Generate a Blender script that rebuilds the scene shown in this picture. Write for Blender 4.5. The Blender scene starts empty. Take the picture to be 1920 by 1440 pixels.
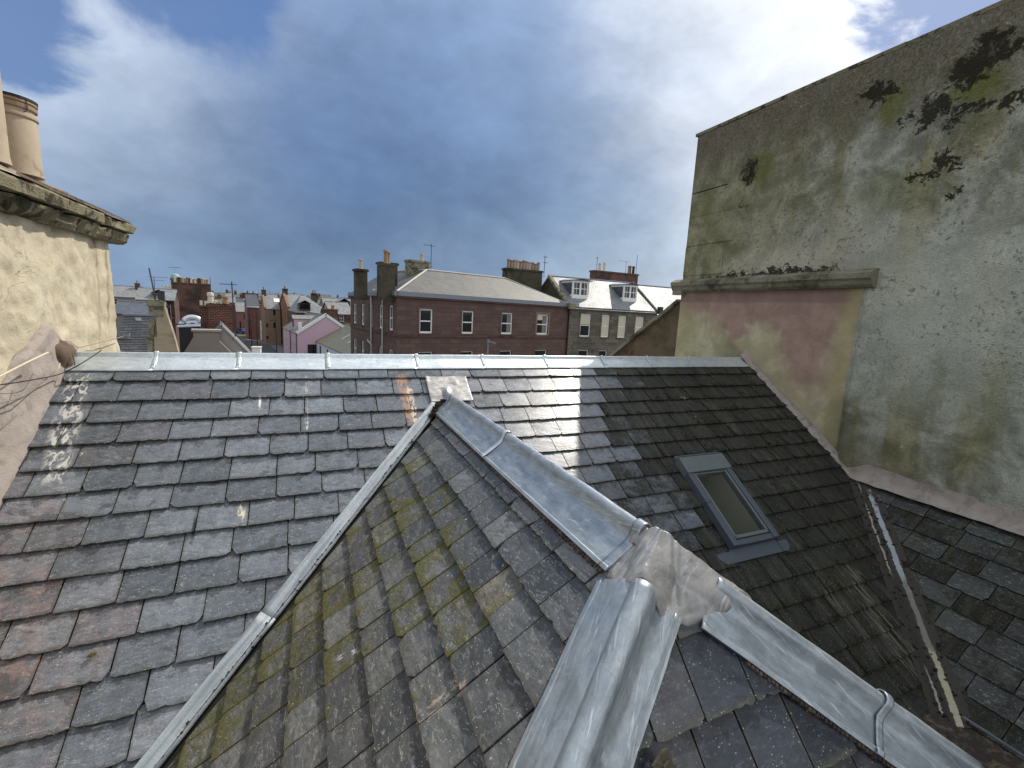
import bpy, bmesh, math, random
from mathutils import Vector, Matrix, noise as mnoise
from math import sin, cos, tan, radians, pi, sqrt, atan2, floor

scene = bpy.context.scene
COL = scene.collection
V = Vector

# ------------------------------------------------------------------ camera, world, sun, exposure
FPX = 849.0
_X = V((1965, 37, -FPX)).normalized()
_Y = V((-370, 155, -FPX)); _Y = (_Y - _X * _X.dot(_Y)).normalized()
_Z = _X.cross(_Y)
ROT = Matrix((_X, _Y, _Z))                    # camera axes -> world axes

cam_d = bpy.data.cameras.new('camera')
cam = bpy.data.objects.new('camera', cam_d); COL.objects.link(cam)
cam.matrix_world = ROT.to_4x4()
cam_d.sensor_width = 36.0; cam_d.sensor_fit = 'HORIZONTAL'
cam_d.lens = 36.0 * FPX / 1920.0
cam_d.clip_start = 0.05; cam_d.clip_end = 6000
scene.camera = cam

SUN = V((1.0, 0.55, 1.25)).normalized()
EL = math.asin(SUN.z); AZ = atan2(SUN.x, SUN.y)
sd = bpy.data.lights.new('sun', 'SUN'); sd.energy = 3.0; sd.angle = radians(0.6); sd.color = (1.0, 0.93, 0.82)
so = bpy.data.objects.new('sun', sd); COL.objects.link(so)
so.rotation_euler = (-SUN).to_track_quat('-Z', 'Y').to_euler()
so.location = SUN * 50
scene.view_settings.view_transform = 'Standard'
scene.view_settings.look = 'None'
scene.view_settings.exposure = 0.5
scene.view_settings.gamma = 1.0
scene.view_settings.use_curve_mapping = False
scene.cycles.max_bounces = 6

def C(r, g, b):                              # sRGB 0-255 -> linear
    f = lambda c: (c / 255 / 12.92) if c / 255 <= 0.04045 else ((c / 255 + 0.055) / 1.055) ** 2.4
    return (f(r), f(g), f(b), 1.0)

# ------------------------------------------------------------------ tiny node language
class S:
    def __init__(s, T, sock): s.T = T; s.s = sock
    def _m(s, op, *o, clamp=False):
        return s.T.math(op, s, *o, clamp=clamp)
    def __add__(s, o): return s._m('ADD', o)
    __radd__ = __add__
    def __sub__(s, o): return s._m('SUBTRACT', o)
    def __rsub__(s, o): return s.T.math('SUBTRACT', o, s)
    def __mul__(s, o): return s._m('MULTIPLY', o)
    __rmul__ = __mul__
    def __truediv__(s, o): return s._m('DIVIDE', o)
    def abs(s): return s._m('ABSOLUTE')
    def max(s, o): return s._m('MAXIMUM', o)
    def min(s, o): return s._m('MINIMUM', o)
    def pow(s, o): return s._m('POWER', o)
    def sat(s): return s.T.math('ADD', s, 0.0, clamp=True)

class Tree:
    def __init__(self, nt): self.nt = nt; self.n = nt.nodes; self.l = nt.links
    def put(self, sock, v):
        if isinstance(v, S): self.l.new(v.s, sock)
        elif v is not None:
            if sock.type == 'VECTOR' and hasattr(v, '__len__') and len(v) > 3: v = v[:3]
            sock.default_value = v
    def node(self, t, **kw):
        n = self.n.new(t)
        for k, v in kw.items(): setattr(n, k, v)
        return n
    def math(self, op, *a, clamp=False):
        n = self.node('ShaderNodeMath', operation=op, use_clamp=clamp)
        for i, v in enumerate(a): self.put(n.inputs[i], v)
        return S(self, n.outputs[0])
    def vmath(self, op, *a):
        n = self.node('ShaderNodeVectorMath', operation=op)
        k = 0
        for v in a:
            self.put(n.inputs[k], v); k += 1
        return S(self, n.outputs['Value'] if op in ('DOT_PRODUCT', 'LENGTH', 'DISTANCE') else n.outputs[0])
    def pos(self): return S(self, self.node('ShaderNodeNewGeometry').outputs['Position'])
    def nrm(self): return S(self, self.node('ShaderNodeNewGeometry').outputs['True Normal'])
    def uv(self): return S(self, self.node('ShaderNodeUVMap', uv_map='uv').outputs[0])
    def gen(self): return S(self, self.node('ShaderNodeTexCoord').outputs['Generated'])
    def attr(self, name):
        n = self.node('ShaderNodeAttribute', attribute_name=name); return n
    def sep(self, v):
        n = self.node('ShaderNodeSeparateXYZ'); self.put(n.inputs[0], v)
        return [S(self, n.outputs[i]) for i in range(3)]
    def comb(self, x, y, z=0.0):
        n = self.node('ShaderNodeCombineXYZ')
        for i, v in enumerate((x, y, z)): self.put(n.inputs[i], v)
        return S(self, n.outputs[0])
    def scale(self, v, sx, sy=None, sz=None):
        return self.vmath('MULTIPLY', v, (sx, sx if sy is None else sy, sx if sz is None else sz))
    def noise(self, v, scale=5, detail=4, rough=0.55, dist=0.0, color=False):
        n = self.node('ShaderNodeTexNoise'); self.put(n.inputs['Vector'], v)
        n.inputs['Scale'].default_value = scale; n.inputs['Detail'].default_value = detail
        n.inputs['Roughness'].default_value = rough; n.inputs['Distortion'].default_value = dist
        return S(self, n.outputs[1 if color else 0])
    def voro(self, v, scale=5, feature='F1', rnd=1.0, out='Distance'):
        n = self.node('ShaderNodeTexVoronoi', feature=feature); self.put(n.inputs['Vector'], v)
        n.inputs['Scale'].default_value = scale; n.inputs['Randomness'].default_value = rnd
        return S(self, n.outputs[out])
    def step(self, v, a, b, lo=0.0, hi=1.0):           # smooth step; a may be > b
        n = self.node('ShaderNodeMapRange', interpolation_type='SMOOTHSTEP')
        self.put(n.inputs[0], v)
        if a < b: vals = (a, b, lo, hi)
        else: vals = (b, a, hi, lo)
        for i, x in enumerate(vals): n.inputs[i + 1].default_value = x
        return S(self, n.outputs[0])
    def mix(self, f, a, b, mode='MIX'):
        n = self.node('ShaderNodeMix', data_type='RGBA', blend_type=mode)
        self.put(n.inputs[0], f); self.put(n.inputs[6], a); self.put(n.inputs[7], b)
        return S(self, n.outputs[2])
    def gain(self, c, f):                                # colour * scalar
        return self.vmath('SCALE_', c, f) if False else self._gain(c, f)
    def _gain(self, c, f):
        n = self.node('ShaderNodeVectorMath', operation='SCALE')
        self.put(n.inputs[0], c); self.put(n.inputs['Scale'], f)
        return S(self, n.outputs[0])
    def bump(self, h, strength=0.3, dist=0.01, normal=None):
        n = self.node('ShaderNodeBump'); self.put(n.inputs['Height'], h)
        n.inputs['Strength'].default_value = strength; n.inputs['Distance'].default_value = dist
        if normal is not None: self.put(n.inputs['Normal'], normal)
        return S(self, n.outputs[0])

MATS = {}
def material(name, fn):
    m = bpy.data.materials.new(name); m.use_nodes = True
    nt = m.node_tree; b = nt.nodes['Principled BSDF']
    T = Tree(nt)
    res = fn(T)
    for k, v in res.items(): T.put(b.inputs[k], v)
    MATS[name] = m
    return m

# ------------------------------------------------------------------ sky
world = bpy.data.worlds.new('World'); scene.world = world; world.use_nodes = True
def build_sky():
    T = Tree(world.node_tree); T.n.clear()
    out = T.node('ShaderNodeOutputWorld')
    sky = T.node('ShaderNodeTexSky', sky_type='NISHITA'); sky.sun_disc = False
    sky.sun_elevation = EL; sky.sun_rotation = AZ; sky.dust_density = 0.6; sky.altitude = 50
    skyc = T._gain(S(T, sky.outputs[0]), 0.085)
    d = T.vmath('NORMALIZE', T.gen())
    x, y, z = T.sep(d)
    def toward(px, py):
        v = (ROT @ V(((px - 960), (720 - py), -FPX))).normalized()
        return T.vmath('DOT_PRODUCT', d, tuple(v))
    # cloud edges come from bending the view direction with noise
    w1 = T.vmath('SUBTRACT', T.noise(T.comb(x, y, z * 1.6), 3.2, 6, 0.56, 0.2, color=True), (0.5, 0.5, 0.5))
    w2 = T.vmath('SUBTRACT', T.noise(T.comb(x, y, z * 1.6), 8.5, 6, 0.6, 0.4, color=True), (0.5, 0.5, 0.5))
    e = T.vmath('NORMALIZE', T.vmath('ADD', T.vmath('ADD', d, T.scale(w1, 0.26)), T.scale(w2, 0.10)))
    def dirp(px, py): return (ROT @ V(((px - 960), (720 - py), -FPX))).normalized()
    L = [  # direction, colour, gain, tightness: cloud masses, last row unseen and brightened as fill light
        (dirp(100, 80), (230, 238, 248), 1.4, 80), (dirp(270, 60), (218, 229, 244), 1.25, 90), (dirp(30, 150), (190, 208, 231), 1, 90), (dirp(0, -60), (200, 215, 236), 1, 90), (dirp(190, 210), (112, 142, 182), 1, 90), (dirp(400, 150), (99, 127, 171), 1, 60),
        (dirp(600, 40), (134, 163, 207), 1, 60), (dirp(820, 60), (142, 170, 211), 1, 60), (dirp(700, 220), (98, 126, 170), 1, 60), (dirp(400, 320), (86, 113, 150), 0.92, 80),
        (dirp(150, 360), (112, 140, 176), 1, 60), (dirp(700, 370), (88, 114, 151), 0.92, 70), (dirp(980, 200), (120, 147, 188), 1, 60), (dirp(960, 400), (105, 132, 165), 1, 60),
        (dirp(1130, 130), (150, 173, 207), 1, 60), (dirp(1150, 300), (122, 147, 182), 1, 80), (dirp(1150, 440), (152, 174, 200), 1, 90), (dirp(1330, 50), (226, 231, 239), 1.25, 70),
        (dirp(1340, 200), (190, 204, 224), 1.1, 70), (dirp(1500, 60), (240, 242, 245), 1.5, 60), (dirp(1650, -50), (232, 234, 240), 1.15, 60), (dirp(1270, 490), (202, 215, 228), 1.15, 110), (dirp(1450, 400), (214, 222, 232), 1.15, 60),
        (dirp(600, 510), (134, 160, 188), 1, 120), (dirp(350, 500), (144, 168, 195), 1, 110), (dirp(850, 530), (144, 167, 192), 1, 120), (dirp(1130, 520), (168, 188, 208), 1.05, 110), (dirp(1891, -700), (246, 246, 244), 2.2, 40), (dirp(700, -500), (168, 188, 216), 1.1, 25),
        (V((-1, 0.1, 0.35)), (205, 212, 222), 1.05, 9), (V((-0.6, -0.8, 0.6)), (226, 229, 233), 1.35, 9), (V((0.3, -1, 0.5)), (226, 229, 233), 1.35, 9), (V((1, -0.2, 0.5)), (226, 229, 233), 1.35, 9), (V((-0.1, -0.25, 1)), (214, 220, 228), 1.3, 9)]  # unseen clouds, added white to lift the shaded walls
    num = None; den = None
    for v_, c_, g_, k_ in L:
        dt = T.vmath('DOT_PRODUCT', e, tuple(v_.normalized()))
        w = T.math('EXPONENT', (dt - 1.0) * float(k_)) + 1e-6
        cc = C(*c_); t = None
        term = T.vmath('SCALE_' if False else 'MULTIPLY', T.comb(w, w, w), tuple(q * g_ for q in cc[:3]))
        num = term if num is None else T.vmath('ADD', num, term); den = w if den is None else den + w
    base = T._gain(num, 1.0 / den if False else T.math('DIVIDE', 1.0, den))
    soft = T.noise(T.comb(x, y, z * 1.8), 7.0, 7, 0.58, 0.4)
    fine_ = T.noise(T.comb(x, y, z * 1.8), 20.0, 5, 0.55, 0.3)
    base = T._gain(base, 1.0 + (soft - 0.5) * 0.50 + (T.noise(T.comb(x, y, z * 2.2), 3.0, 5, 0.55, 0.5) - 0.5) * 0.55 + (fine_ - 0.5) * 0.16)
    gap = T.step(toward(350, -95) + (soft - 0.5) * 0.02, 0.989, 0.996).max(T.step(toward(-40, -30) + (soft - 0.5) * 0.02, 0.993, 0.998))
    gap = gap.max(T.step(toward(1850, -60) + (soft - 0.5) * 0.04, 0.990, 0.997))
    blue = T.mix(0.35, skyc, C(72, 128, 214))
    colr = T.mix(gap * 0.9, base, blue)
    colr = T.mix(T.step(z, -0.02, 0.0, 1.0, 0.0), colr, C(96, 100, 102))
    bg = T.node('ShaderNodeBackground'); T.put(bg.inputs[0], colr); bg.inputs[1].default_value = 0.70
    T.l.new(bg.outputs[0], out.inputs[0])
build_sky()

# ------------------------------------------------------------------ measuring helpers
def ray(px, py): return ROT @ V(((px - 960.0), (720.0 - py), -FPX))
def at(px, py, depth): return ray(px, py) * (depth / FPX)
def on_plane(px, py, p, n):
    r = ray(px, py); return r * (V(p).dot(n) / r.dot(n))
def hdir(px, py):
    r = ray(px, py); return V((r.x, r.y, 0)).normalized()
def on_wall(px, py, P, d):                     # vertical plane through P with horizontal direction d
    return on_plane(px, py, P, V((-d.y, d.x, 0)))

# ------------------------------------------------------------------ object helpers
def link(o, parent=None):
    COL.objects.link(o)
    if parent is not None: o.parent = parent
    return o
def thing(name, label, cat, loc=(0, 0, 0), rotz=0.0, group=None):
    o = bpy.data.objects.new(name, None); link(o); o.location = loc; o.rotation_euler = (0, 0, rotz)
    o.empty_display_size = 0.2
    o['label'] = label; o['category'] = cat
    if group: o['group'] = group
    return o
def tag(o, label, cat, group=None):
    o['label'] = label; o['category'] = cat
    if group: o['group'] = group
    return o

class MB:
    """collects faces, links ONE mesh object; vertices are in the parent's local space"""
    def __init__(s): s.v = []; s.f = []; s.uv = {}; s.tint = None; s.smooth = False
    def quad(s, a, b, c, d): s.poly((a, b, c, d))
    def poly(s, pts):
        k = len(s.v); s.v += [V(p) for p in pts]; s.f.append(list(range(k, k + len(pts))))
    def box(s, x0, x1, y0, y1, z0, z1):
        k = len(s.v)
        s.v += [V((x, y, z)) for z in (z0, z1) for x, y in ((x0, y0), (x1, y0), (x1, y1), (x0, y1))]
        s.f += [[k + i for i in q] for q in ((0, 3, 2, 1), (4, 5, 6, 7), (0, 1, 5, 4), (1, 2, 6, 5), (2, 3, 7, 6), (3, 0, 4, 7))]
        return s
    def obox(s, c, ax, ay, az):                 # centre and three half-axis vectors
        k = len(s.v); c = V(c)
        s.v += [c + ax * i + ay * j + az * l for l in (-1, 1) for i, j in ((-1, -1), (1, -1), (1, 1), (-1, 1))]
        s.f += [[k + i for i in q] for q in ((0, 3, 2, 1), (4, 5, 6, 7), (0, 1, 5, 4), (1, 2, 6, 5), (2, 3, 7, 6), (3, 0, 4, 7))]
        return s
    def slab(s, pts, th):                        # planar polygon given a thickness downward along its normal
        pts = [V(p) for p in pts]; n = (pts[1] - pts[0]).cross(pts[2] - pts[0]).normalized()
        if n.z < 0: pts.reverse(); n = -n
        k = len(s.v); m = len(pts)
        s.v += pts + [p - n * th for p in pts]
        s.f.append(list(range(k, k + m))); s.f.append(list(range(k + 2 * m - 1, k + m - 1, -1)))
        for i in range(m):
            j = (i + 1) % m; s.f.append([k + j, k + i, k + m + i, k + m + j])
        return s
    def prism(s, base, z0, z1):                  # closed xy outline
        a = [V((p[0], p[1], z0)) for p in base]; b = [V((p[0], p[1], z1)) for p in base]
        k = len(s.v); m = len(a); s.v += a + b
        s.f.append([k + i for i in reversed(range(m))]); s.f.append([k + m + i for i in range(m)])
        for i in range(m):
            j = (i + 1) % m; s.f.append([k + i, k + j, k + m + j, k + m + i])
        return s
    def lathe(s, c, prof, seg=14):               # prof: (radius, z)
        k = len(s.v); c = V(c)
        for r, z in prof:
            for i in range(seg):
                a = 2 * pi * i / seg; s.v.append(c + V((r * cos(a), r * sin(a), z)))
        for j in range(len(prof) - 1):
            for i in range(seg):
                i2 = (i + 1) % seg
                s.f.append([k + j * seg + i, k + j * seg + i2, k + (j + 1) * seg + i2, k + (j + 1) * seg + i])
        s.f.append([k + i for i in reversed(range(seg))])
        s.f.append([k + (len(prof) - 1) * seg + i for i in range(seg)])
        return s
    def tube(s, pts, r, seg=6):
        pts = [V(p) for p in pts]; k = len(s.v); m = len(pts)
        for i, p in enumerate(pts):
            t = (pts[min(i + 1, m - 1)] - pts[max(i - 1, 0)]).normalized()
            a = t.cross(V((0, 0, 1)) if abs(t.z) < 0.9 else V((1, 0, 0))).normalized(); b = t.cross(a)
            rr = r[i] if isinstance(r, (list, tuple)) else r
            for q in range(seg):
                w = 2 * pi * q / seg; s.v.append(p + a * (rr * cos(w)) + b * (rr * sin(w)))
        for i in range(m - 1):
            for q in range(seg):
                q2 = (q + 1) % seg
                s.f.append([k + i * seg + q, k + i * seg + q2, k + (i + 1) * seg + q2, k + (i + 1) * seg + q])
        s.f.append([k + q for q in reversed(range(seg))]); s.f.append([k + (m - 1) * seg + q for q in range(seg)])
        return s
    def grid(s, fn, nu, nv, flip=False):
        k = len(s.v)
        for j in range(nv + 1):
            for i in range(nu + 1): s.v.append(V(fn(i / nu, j / nv)))
        for j in range(nv):
            for i in range(nu):
                a = k + j * (nu + 1) + i
                q = [a, a + 1, a + nu + 2, a + nu + 1]
                s.f.append(q[::-1] if flip else q)
        return s
    def build(s, name, mat, parent=None, smooth=False, center=True, uvfn=None, auto=None):
        me = bpy.data.meshes.new(name)
        off = V((0, 0, 0))
        if center and s.v:
            lo = V((min(p.x for p in s.v), min(p.y for p in s.v), min(p.z for p in s.v)))
            hi = V((max(p.x for p in s.v), max(p.y for p in s.v), max(p.z for p in s.v)))
            off = (lo + hi) / 2; off.z = lo.z
        me.from_pydata([tuple(p - off) for p in s.v], [], s.f)
        me.materials.append(MATS[mat] if isinstance(mat, str) else mat)
        if uvfn:
            u = me.uv_layers.new(name='uv')
            for li, lp in enumerate(me.loops):
                u.data[li].uv = uvfn(s.v[lp.vertex_index])
        if smooth:
            me.polygons.foreach_set('use_smooth', [True] * len(me.polygons))
            if auto:
                me.validate(); bm = bmesh.new(); bm.from_mesh(me)
                bmesh.ops.remove_doubles(bm, verts=bm.verts, dist=1e-5)
                for e in bm.edges:
                    if len(e.link_faces) == 2 and e.calc_face_angle(0) > auto: e.smooth = False
                bm.to_mesh(me); bm.free()
        o = bpy.data.objects.new(name, me); link(o, parent); o.location = off
        return o
    def struct(s, name, mat, **k):
        o = s.build(name, mat, None, **k); o['kind'] = 'structure'; return o

def n3(p, sc=1.0, seed=0.0): return mnoise.noise(V(p) * sc + V((seed, seed * 1.7, -seed)))
def fbm(p, sc=1.0, oct=4, seed=0.0): return mnoise.fractal(V(p) * sc + V((seed, seed * 1.7, -seed)), 1.0, 2.0, oct)

# ------------------------------------------------------------------ materials
def streak(T, u, v, sh, u0, v0, v1, w, seed, thr=0.5, lean=0.0, sc=None):
    """mask of a run of dirt or droppings down a slope; sh holds the shared noises"""
    nz = sh[1] if sc else sh[0]
    wob = (sh[2] - 0.5) * (w * 1.2)
    du = (u - u0 - (v - v0) * lean + wob).abs()
    m = T.step(du, w, w * 0.35)
    m = m * T.step(v, v0 - 0.03, v0 + 0.05) * T.step(v, v1 + 0.06, v1 - 0.06)
    return m * T.step(nz, thr, thr + 0.09)

def slate_mat(name, base_a, base_b, warm, moss_a, moss_b, rough=0.42, stains=(), spec=0.5, streaks=0.5, lichen=1.0, grain=1.0, fleck=1.0):
    def fn(T):
        u, v, _ = T.sep(T.uv())
        lu, lt, _ = T.sep(S(T, T.node('ShaderNodeUVMap', uv_map='loc').outputs[0]))
        a = T.attr('tint'); r, g, b = T.sep(S(T, a.outputs['Color'])); al = S(T, a.outputs['Alpha'])
        P = T.comb(u, v, r * 7.0)                         # each slate its own cut of the pattern
        Q = T.comb(u, v, 0.0)
        ang = (r - 0.5) * 2.4
        dirn = T.comb(u * 3.0 + v * ang, v * 22.0 - u * ang * 10.0, r * 9.0)
        cleav = T.noise(dirn, 1.3, 6, 0.62, 0.9)          # cleavage grain of the stone
        blot = T.noise(P, 7.0, 5, 0.6, 0.4)
        fine = T.noise(P, 95.0, 3, 0.65)
        run = T.noise(T.comb(u * 16.0, v * 1.5, 3.0), 1.0, 4, 0.6, 0.3)
        base = T.mix(r, base_a, base_b)
        base = T.mix(T.step(g, 0.55, 1.0) * 0.0 + b * (T.step(T.noise(P, 14.0, 5, 0.7), 0.40, 0.60) * 0.75 + 0.25), base, warm)
        k = 1.0 + (cleav - 0.5) * 1.1 * grain + (blot - 0.5) * 0.8 + (fine - 0.5) * 0.9 + (run - 0.5) * streaks * 1.3
        col = T._gain(base, k.max(0.22))
        jag = T.noise(T.comb(u * 22.0, v * 22.0, r * 5.0), 1.0, 4, 0.7, 0.4)
        blo2 = T.noise(P, 24.0, 5, 0.68, 0.5)
        col = T._gain(col, 1.0 + (blo2 - 0.5) * 0.75)
        ed = T.step(lt + (jag - 0.5) * 0.28, 0.86, 1.0).max(T.step((lu - 0.5).abs() + (jag - 0.5) * 0.16, 0.43, 0.53) * 0.8)
        col = T.mix(ed * 0.72, col, T.mix(b, C(66, 66, 58), C(74, 62, 54)))
        damp = T.step(lt - (T.noise(T.comb(u * 11.0, r * 30.0, 0.0), 1.0, 3, 0.6) - 0.40) * 1.3 + (jag - 0.5) * 0.12, 0.06, 0.015)
        col = T._gain(col, 1.0 - damp * 0.42)
        # fine pale scratches
        scr = T.step(T.noise(T.comb(u * 9 + v * 30 * (r - 0.5), v * 70.0, r * 31.0), 1.0, 3, 0.6, 1.6), 0.655, 0.72)
        col = T.mix(scr * 0.5 * fleck, col, C(176, 174, 168))
        fl = T.step(T.noise(T.comb(u * 26 + v * 40 * (r - 0.5), v * 60.0, r * 11.0), 1.0, 4, 0.75, 0.8), 0.555, 0.64)
        col = T.mix(fl * 0.38 * fleck, col, C(158, 158, 152))
        dk = T.step(T.noise(T.comb(u * 30.0, v * 42.0, r * 21.0), 1.0, 4, 0.75, 0.5), 0.44, 0.34)
        col = T.mix(dk * 0.45, col, C(58, 60, 62))
        # wet or soot-dark upper corner of some slates
        soot = T.noise(T.comb(u * 5.0, v * 9.0, r * 13.0), 1.0, 4, 0.6, 0.5)
        col = T.mix(T.step(soot, 0.62, 0.66) * 0.55, col, C(58, 58, 60))
        # moss film
        mz = T.noise(Q, 5.5, 6, 0.66, 0.5); mz2 = T.noise(P, 26.0, 4, 0.6)
        eg = T.step(lt, 0.60, 1.0) * 0.10 + T.step((lu - 0.5).abs(), 0.30, 0.5) * 0.10
        mm = T.step(mz + (g - 0.5) * 0.62 + eg - 0.07 + (mz2 - 0.5) * 0.55, 0.50, 0.76)
        mcol = T.mix(T.noise(Q, 40.0, 3, 0.6), moss_a, moss_b)
        col = T.mix(mm * 0.78, col, mcol)
        film = T.step(T.noise(P, 3.0, 4, 0.6) + (al - 0.5) * 1.0 + (blo2 - 0.5) * 0.5, 0.34, 0.66)
        col = T.mix(film * 0.88, col, T.mix((T.step(fine, 0.4, 0.62) * 0.5 + T.step(run, 0.46, 0.66) * 0.75).sat(), C(20, 20, 13), C(58, 56, 42)))
        # lichen rosettes and spots
        vo = T.voro(T.comb(u, v, 5.0), 26.0); rad = T.noise(Q, 9.0, 2)
        sp = T.step(vo + (fine - 0.5) * 0.10, 0.135, 0.09) * T.step(rad, 0.60, 0.66)
        vo2 = T.voro(T.comb(u, v, 1.0), 75.0)
        sp2 = T.step(vo2, 0.17, 0.11) * T.step(T.noise(Q, 13.0, 2), 0.46, 0.54)
        col = T.mix((sp * 0.55 + sp2 * 0.65).sat() * lichen, col, C(196, 196, 186))
        sh = (T.noise(T.comb(u * 30, v * 14, 3.0), 1.0, 4, 0.65, 0.6), T.noise(T.comb(u * 46, v * 3.5, 15.0), 1.0, 4, 0.65, 0.6), T.noise(T.comb(v * 3.0, u * 1.5, 0.0), 1.0, 2)) if stains else None
        for st in stains:
            m = streak(T, u, v, sh, *st[1:])
            col = T.mix(m * 0.92, col, st[0])
        h = cleav * 0.55 * grain + fine * 0.25 + blot * 0.3 + mm * (mz2 * 1.0 + 0.5)
        rg = rough + (blot - 0.5) * 0.22 + mm * 0.35 + film * 0.22 + (fine - 0.5) * 0.15
        return {'Base Color': col, 'Roughness': rg.max(0.16), 'Specular IOR Level': (mm * -0.35 + film * -0.22 + spec).max(0.1),
                'Normal': T.bump(h, 0.85, 0.0035)}
    return material(name, fn)

WHITE = C(226, 226, 220)
slate_mat('slate_main', C(78, 84, 92), C(112, 118, 127), C(132, 106, 99), C(38, 40, 26), C(72, 74, 44), rough=0.28,
    streaks=0.5, stains=[
        (C(196, 194, 188), -1.60, 0.20, 1.16, 0.09, 3.0, 0.48, 0.09), (C(205, 204, 198), -1.45, 0.45, 1.35, 0.12, 9.0, 0.64, 0.05),
        (C(190, 190, 184), -0.08, 0.26, 0.90, 0.020, 5.0, 0.50, 0.0), (WHITE, -0.42, 0.48, 0.60, 0.012, 6.0, 0.40, 0.0),
        (C(160, 126, 104), 0.73, 0.24, 0.84, 0.065, 7.0, 0.42, 0.03), (C(208, 190, 168), 0.78, 0.40, 0.98, 0.040, 8.5, 0.46, 0.03),
        (C(140, 140, 132), 3.93, 0.45, 1.2, 0.05, 11.0, 0.56, -0.10), (C(150, 152, 146), 4.30, 1.05, 1.55, 0.045, 12.0, 0.55, 0.0, 1),
        (C(140, 142, 136), 4.62, 1.5, 2.2, 0.035, 13.0, 0.57, 0.0, 1),
        (C(108, 104, 92), 4.32, 2.75, 3.95, 0.20, 15.0, 0.50, 0.02, (46, 3)), (C(98, 96, 86), 3.98, 2.55, 3.5, 0.09, 19.0, 0.52, 0.02, (46, 3)),
        (C(205, 196, 170), -0.47, 1.42, 1.60, 0.03, 16.0, 0.46, 0.0), (C(26, 26, 28), -0.72, 1.52, 1.68, 0.014, 17.0, 0.10, 0.0)])
slate_mat('slate_wing', C(52, 56, 62), C(98, 100, 101), C(112, 104, 88), C(56, 56, 32), C(100, 98, 50), rough=0.46, lichen=1.0,
    streaks=0.1, grain=1.5, stains=[(WHITE, 1.93, 1.21, 1.29, 0.022, 2.0, 0.46, 0.4), (C(222, 214, 200), 1.33, 1.40, 1.58, 0.014, 4.0, 0.50, 0.5),
        (C(158, 142, 128), 1.36, 0.80, 0.98, 0.055, 5.0, 0.50, 0.0), (WHITE, 1.62, 1.75, 2.1, 0.015, 7.0, 0.40, -0.3)])
slate_mat('slate_hip', fleck=0.3, base_a=C(30, 35, 43), base_b=C(54, 60, 70), warm=C(98, 92, 82), moss_a=C(48, 48, 36), moss_b=C(74, 72, 52), rough=0.34, lichen=0.9, streaks=0.5,
    stains=[(C(206, 196, 180), 1.47, 0.16, 0.85, 0.022, 2.0, 0.45, 0.12, (40, 30)), (C(180, 166, 138), 1.42, 0.30, 0.8, 0.05, 5.0, 0.60, 0.1, (30, 20)),
            (C(24, 28, 32), 1.10, 0.26, 0.32, 0.08, 8.0, 0.45, 0.0)])
slate_mat('slate_side', C(36, 40, 39), C(58, 61, 57), C(70, 62, 50), C(48, 52, 38), C(100, 102, 88), rough=0.5, lichen=0.8, streaks=0.15)

def metal_fn(a, b, dark, rough, metallic, streak_dir=1, sp=1.0, wear=0.0):
    def fn(T):
        p = T.pos(); u, v, _ = T.sep(T.uv())
        st = T.noise(T.comb(u * 5.0, v * 26.0, 0.0), 1.0, 6, 0.62, 0.8)
        cloud = T.noise(p, 9.0, 6, 0.66, 0.9)
        spang = T.voro(p, 60.0, out='Color')
        sg, _a, _b = T.sep(spang)
        fine = T.noise(p, 160.0, 2, 0.6)
        f = (st * 0.55 + cloud * 0.45)
        col = T.mix(T.step(f, 0.30, 0.70), a, b)
        col = T._gain(col, 0.9 + (sg - 0.5) * 0.10 * sp + (fine - 0.5) * 0.16 + 0.04)
        scr = T.step(T.noise(T.comb(u * 5.0 + v * 7, v * 70.0 - u * 16, 2.0), 1.0, 5, 0.62, 0.5), 0.57, 0.68)
        col = T.mix(scr * 0.42, col, C(232, 236, 240))
        grime = T.step(T.noise(p, 11.0, 6, 0.68, 1.0), 0.60 - wear, 0.74)
        col = T.mix(grime * 0.55, col, dark)
        rg = rough + (cloud - 0.5) * 0.30 + grime * 0.2 + (st - 0.5) * 0.12
        return {'Base Color': col, 'Metallic': (grime * -0.5 + metallic).max(0.0), 'Roughness': rg.max(0.12),
                'Normal': T.bump(st * 0.6 + cloud + fine * 0.15, 0.25, 0.006)}
    return fn
material('zinc_new', metal_fn(C(196, 206, 212), C(224, 231, 235), C(150, 152, 150), 0.40, 0.55, sp=1.4, wear=-0.08))
material('zinc_grey', metal_fn(C(132, 142, 150), C(176, 184, 190), C(108, 106, 102), 0.42, 0.60))
material('zinc_valley', metal_fn(C(150, 162, 170), C(184, 193, 198), C(142, 132, 114), 0.46, 0.40, wear=0.04))
material('lead_old', metal_fn(C(128, 128, 130), C(186, 183, 178), C(88, 82, 78), 0.42, 0.40, wear=0.06))

def simple(name, col, rough=0.7, amp=0.25, sc=8.0, metallic=0.0, bump=0.3, bd=0.006, spec=0.4, col2=None, thr=(0.45, 0.65), tr=None):
    def fn(T):
        p = T.pos(); n = T.noise(p, sc, 6, 0.62, 0.4); f = T.noise(p, sc * 9, 3, 0.6)
        c = T._gain(col, 1.0 + (n - 0.5) * amp * 2 + (f - 0.5) * amp)
        if col2: c = T.mix(T.step(T.noise(p, sc * 0.6, 6, 0.68, 0.6), *thr), c, col2)
        return {'Base Color': c, 'Roughness': rough, 'Metallic': metallic, 'Specular IOR Level': spec,
                'Normal': T.bump(n + f * 0.6, bump, bd)}
    return material(name, fn)
simple('debris', C(46, 38, 32), 0.95, 0.5, 60, bump=0.9, bd=0.012)
simple('deck', C(40, 38, 36), 0.95)
simple('paint_peel', C(168, 168, 150), 0.75, 0.2, 20, col2=C(66, 60, 52), thr=(0.50, 0.54))
simple('gutter_dirt', C(58, 52, 46), 0.8, 0.4, 30, col2=C(104, 92, 78), bump=0.8, bd=0.01)
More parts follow.
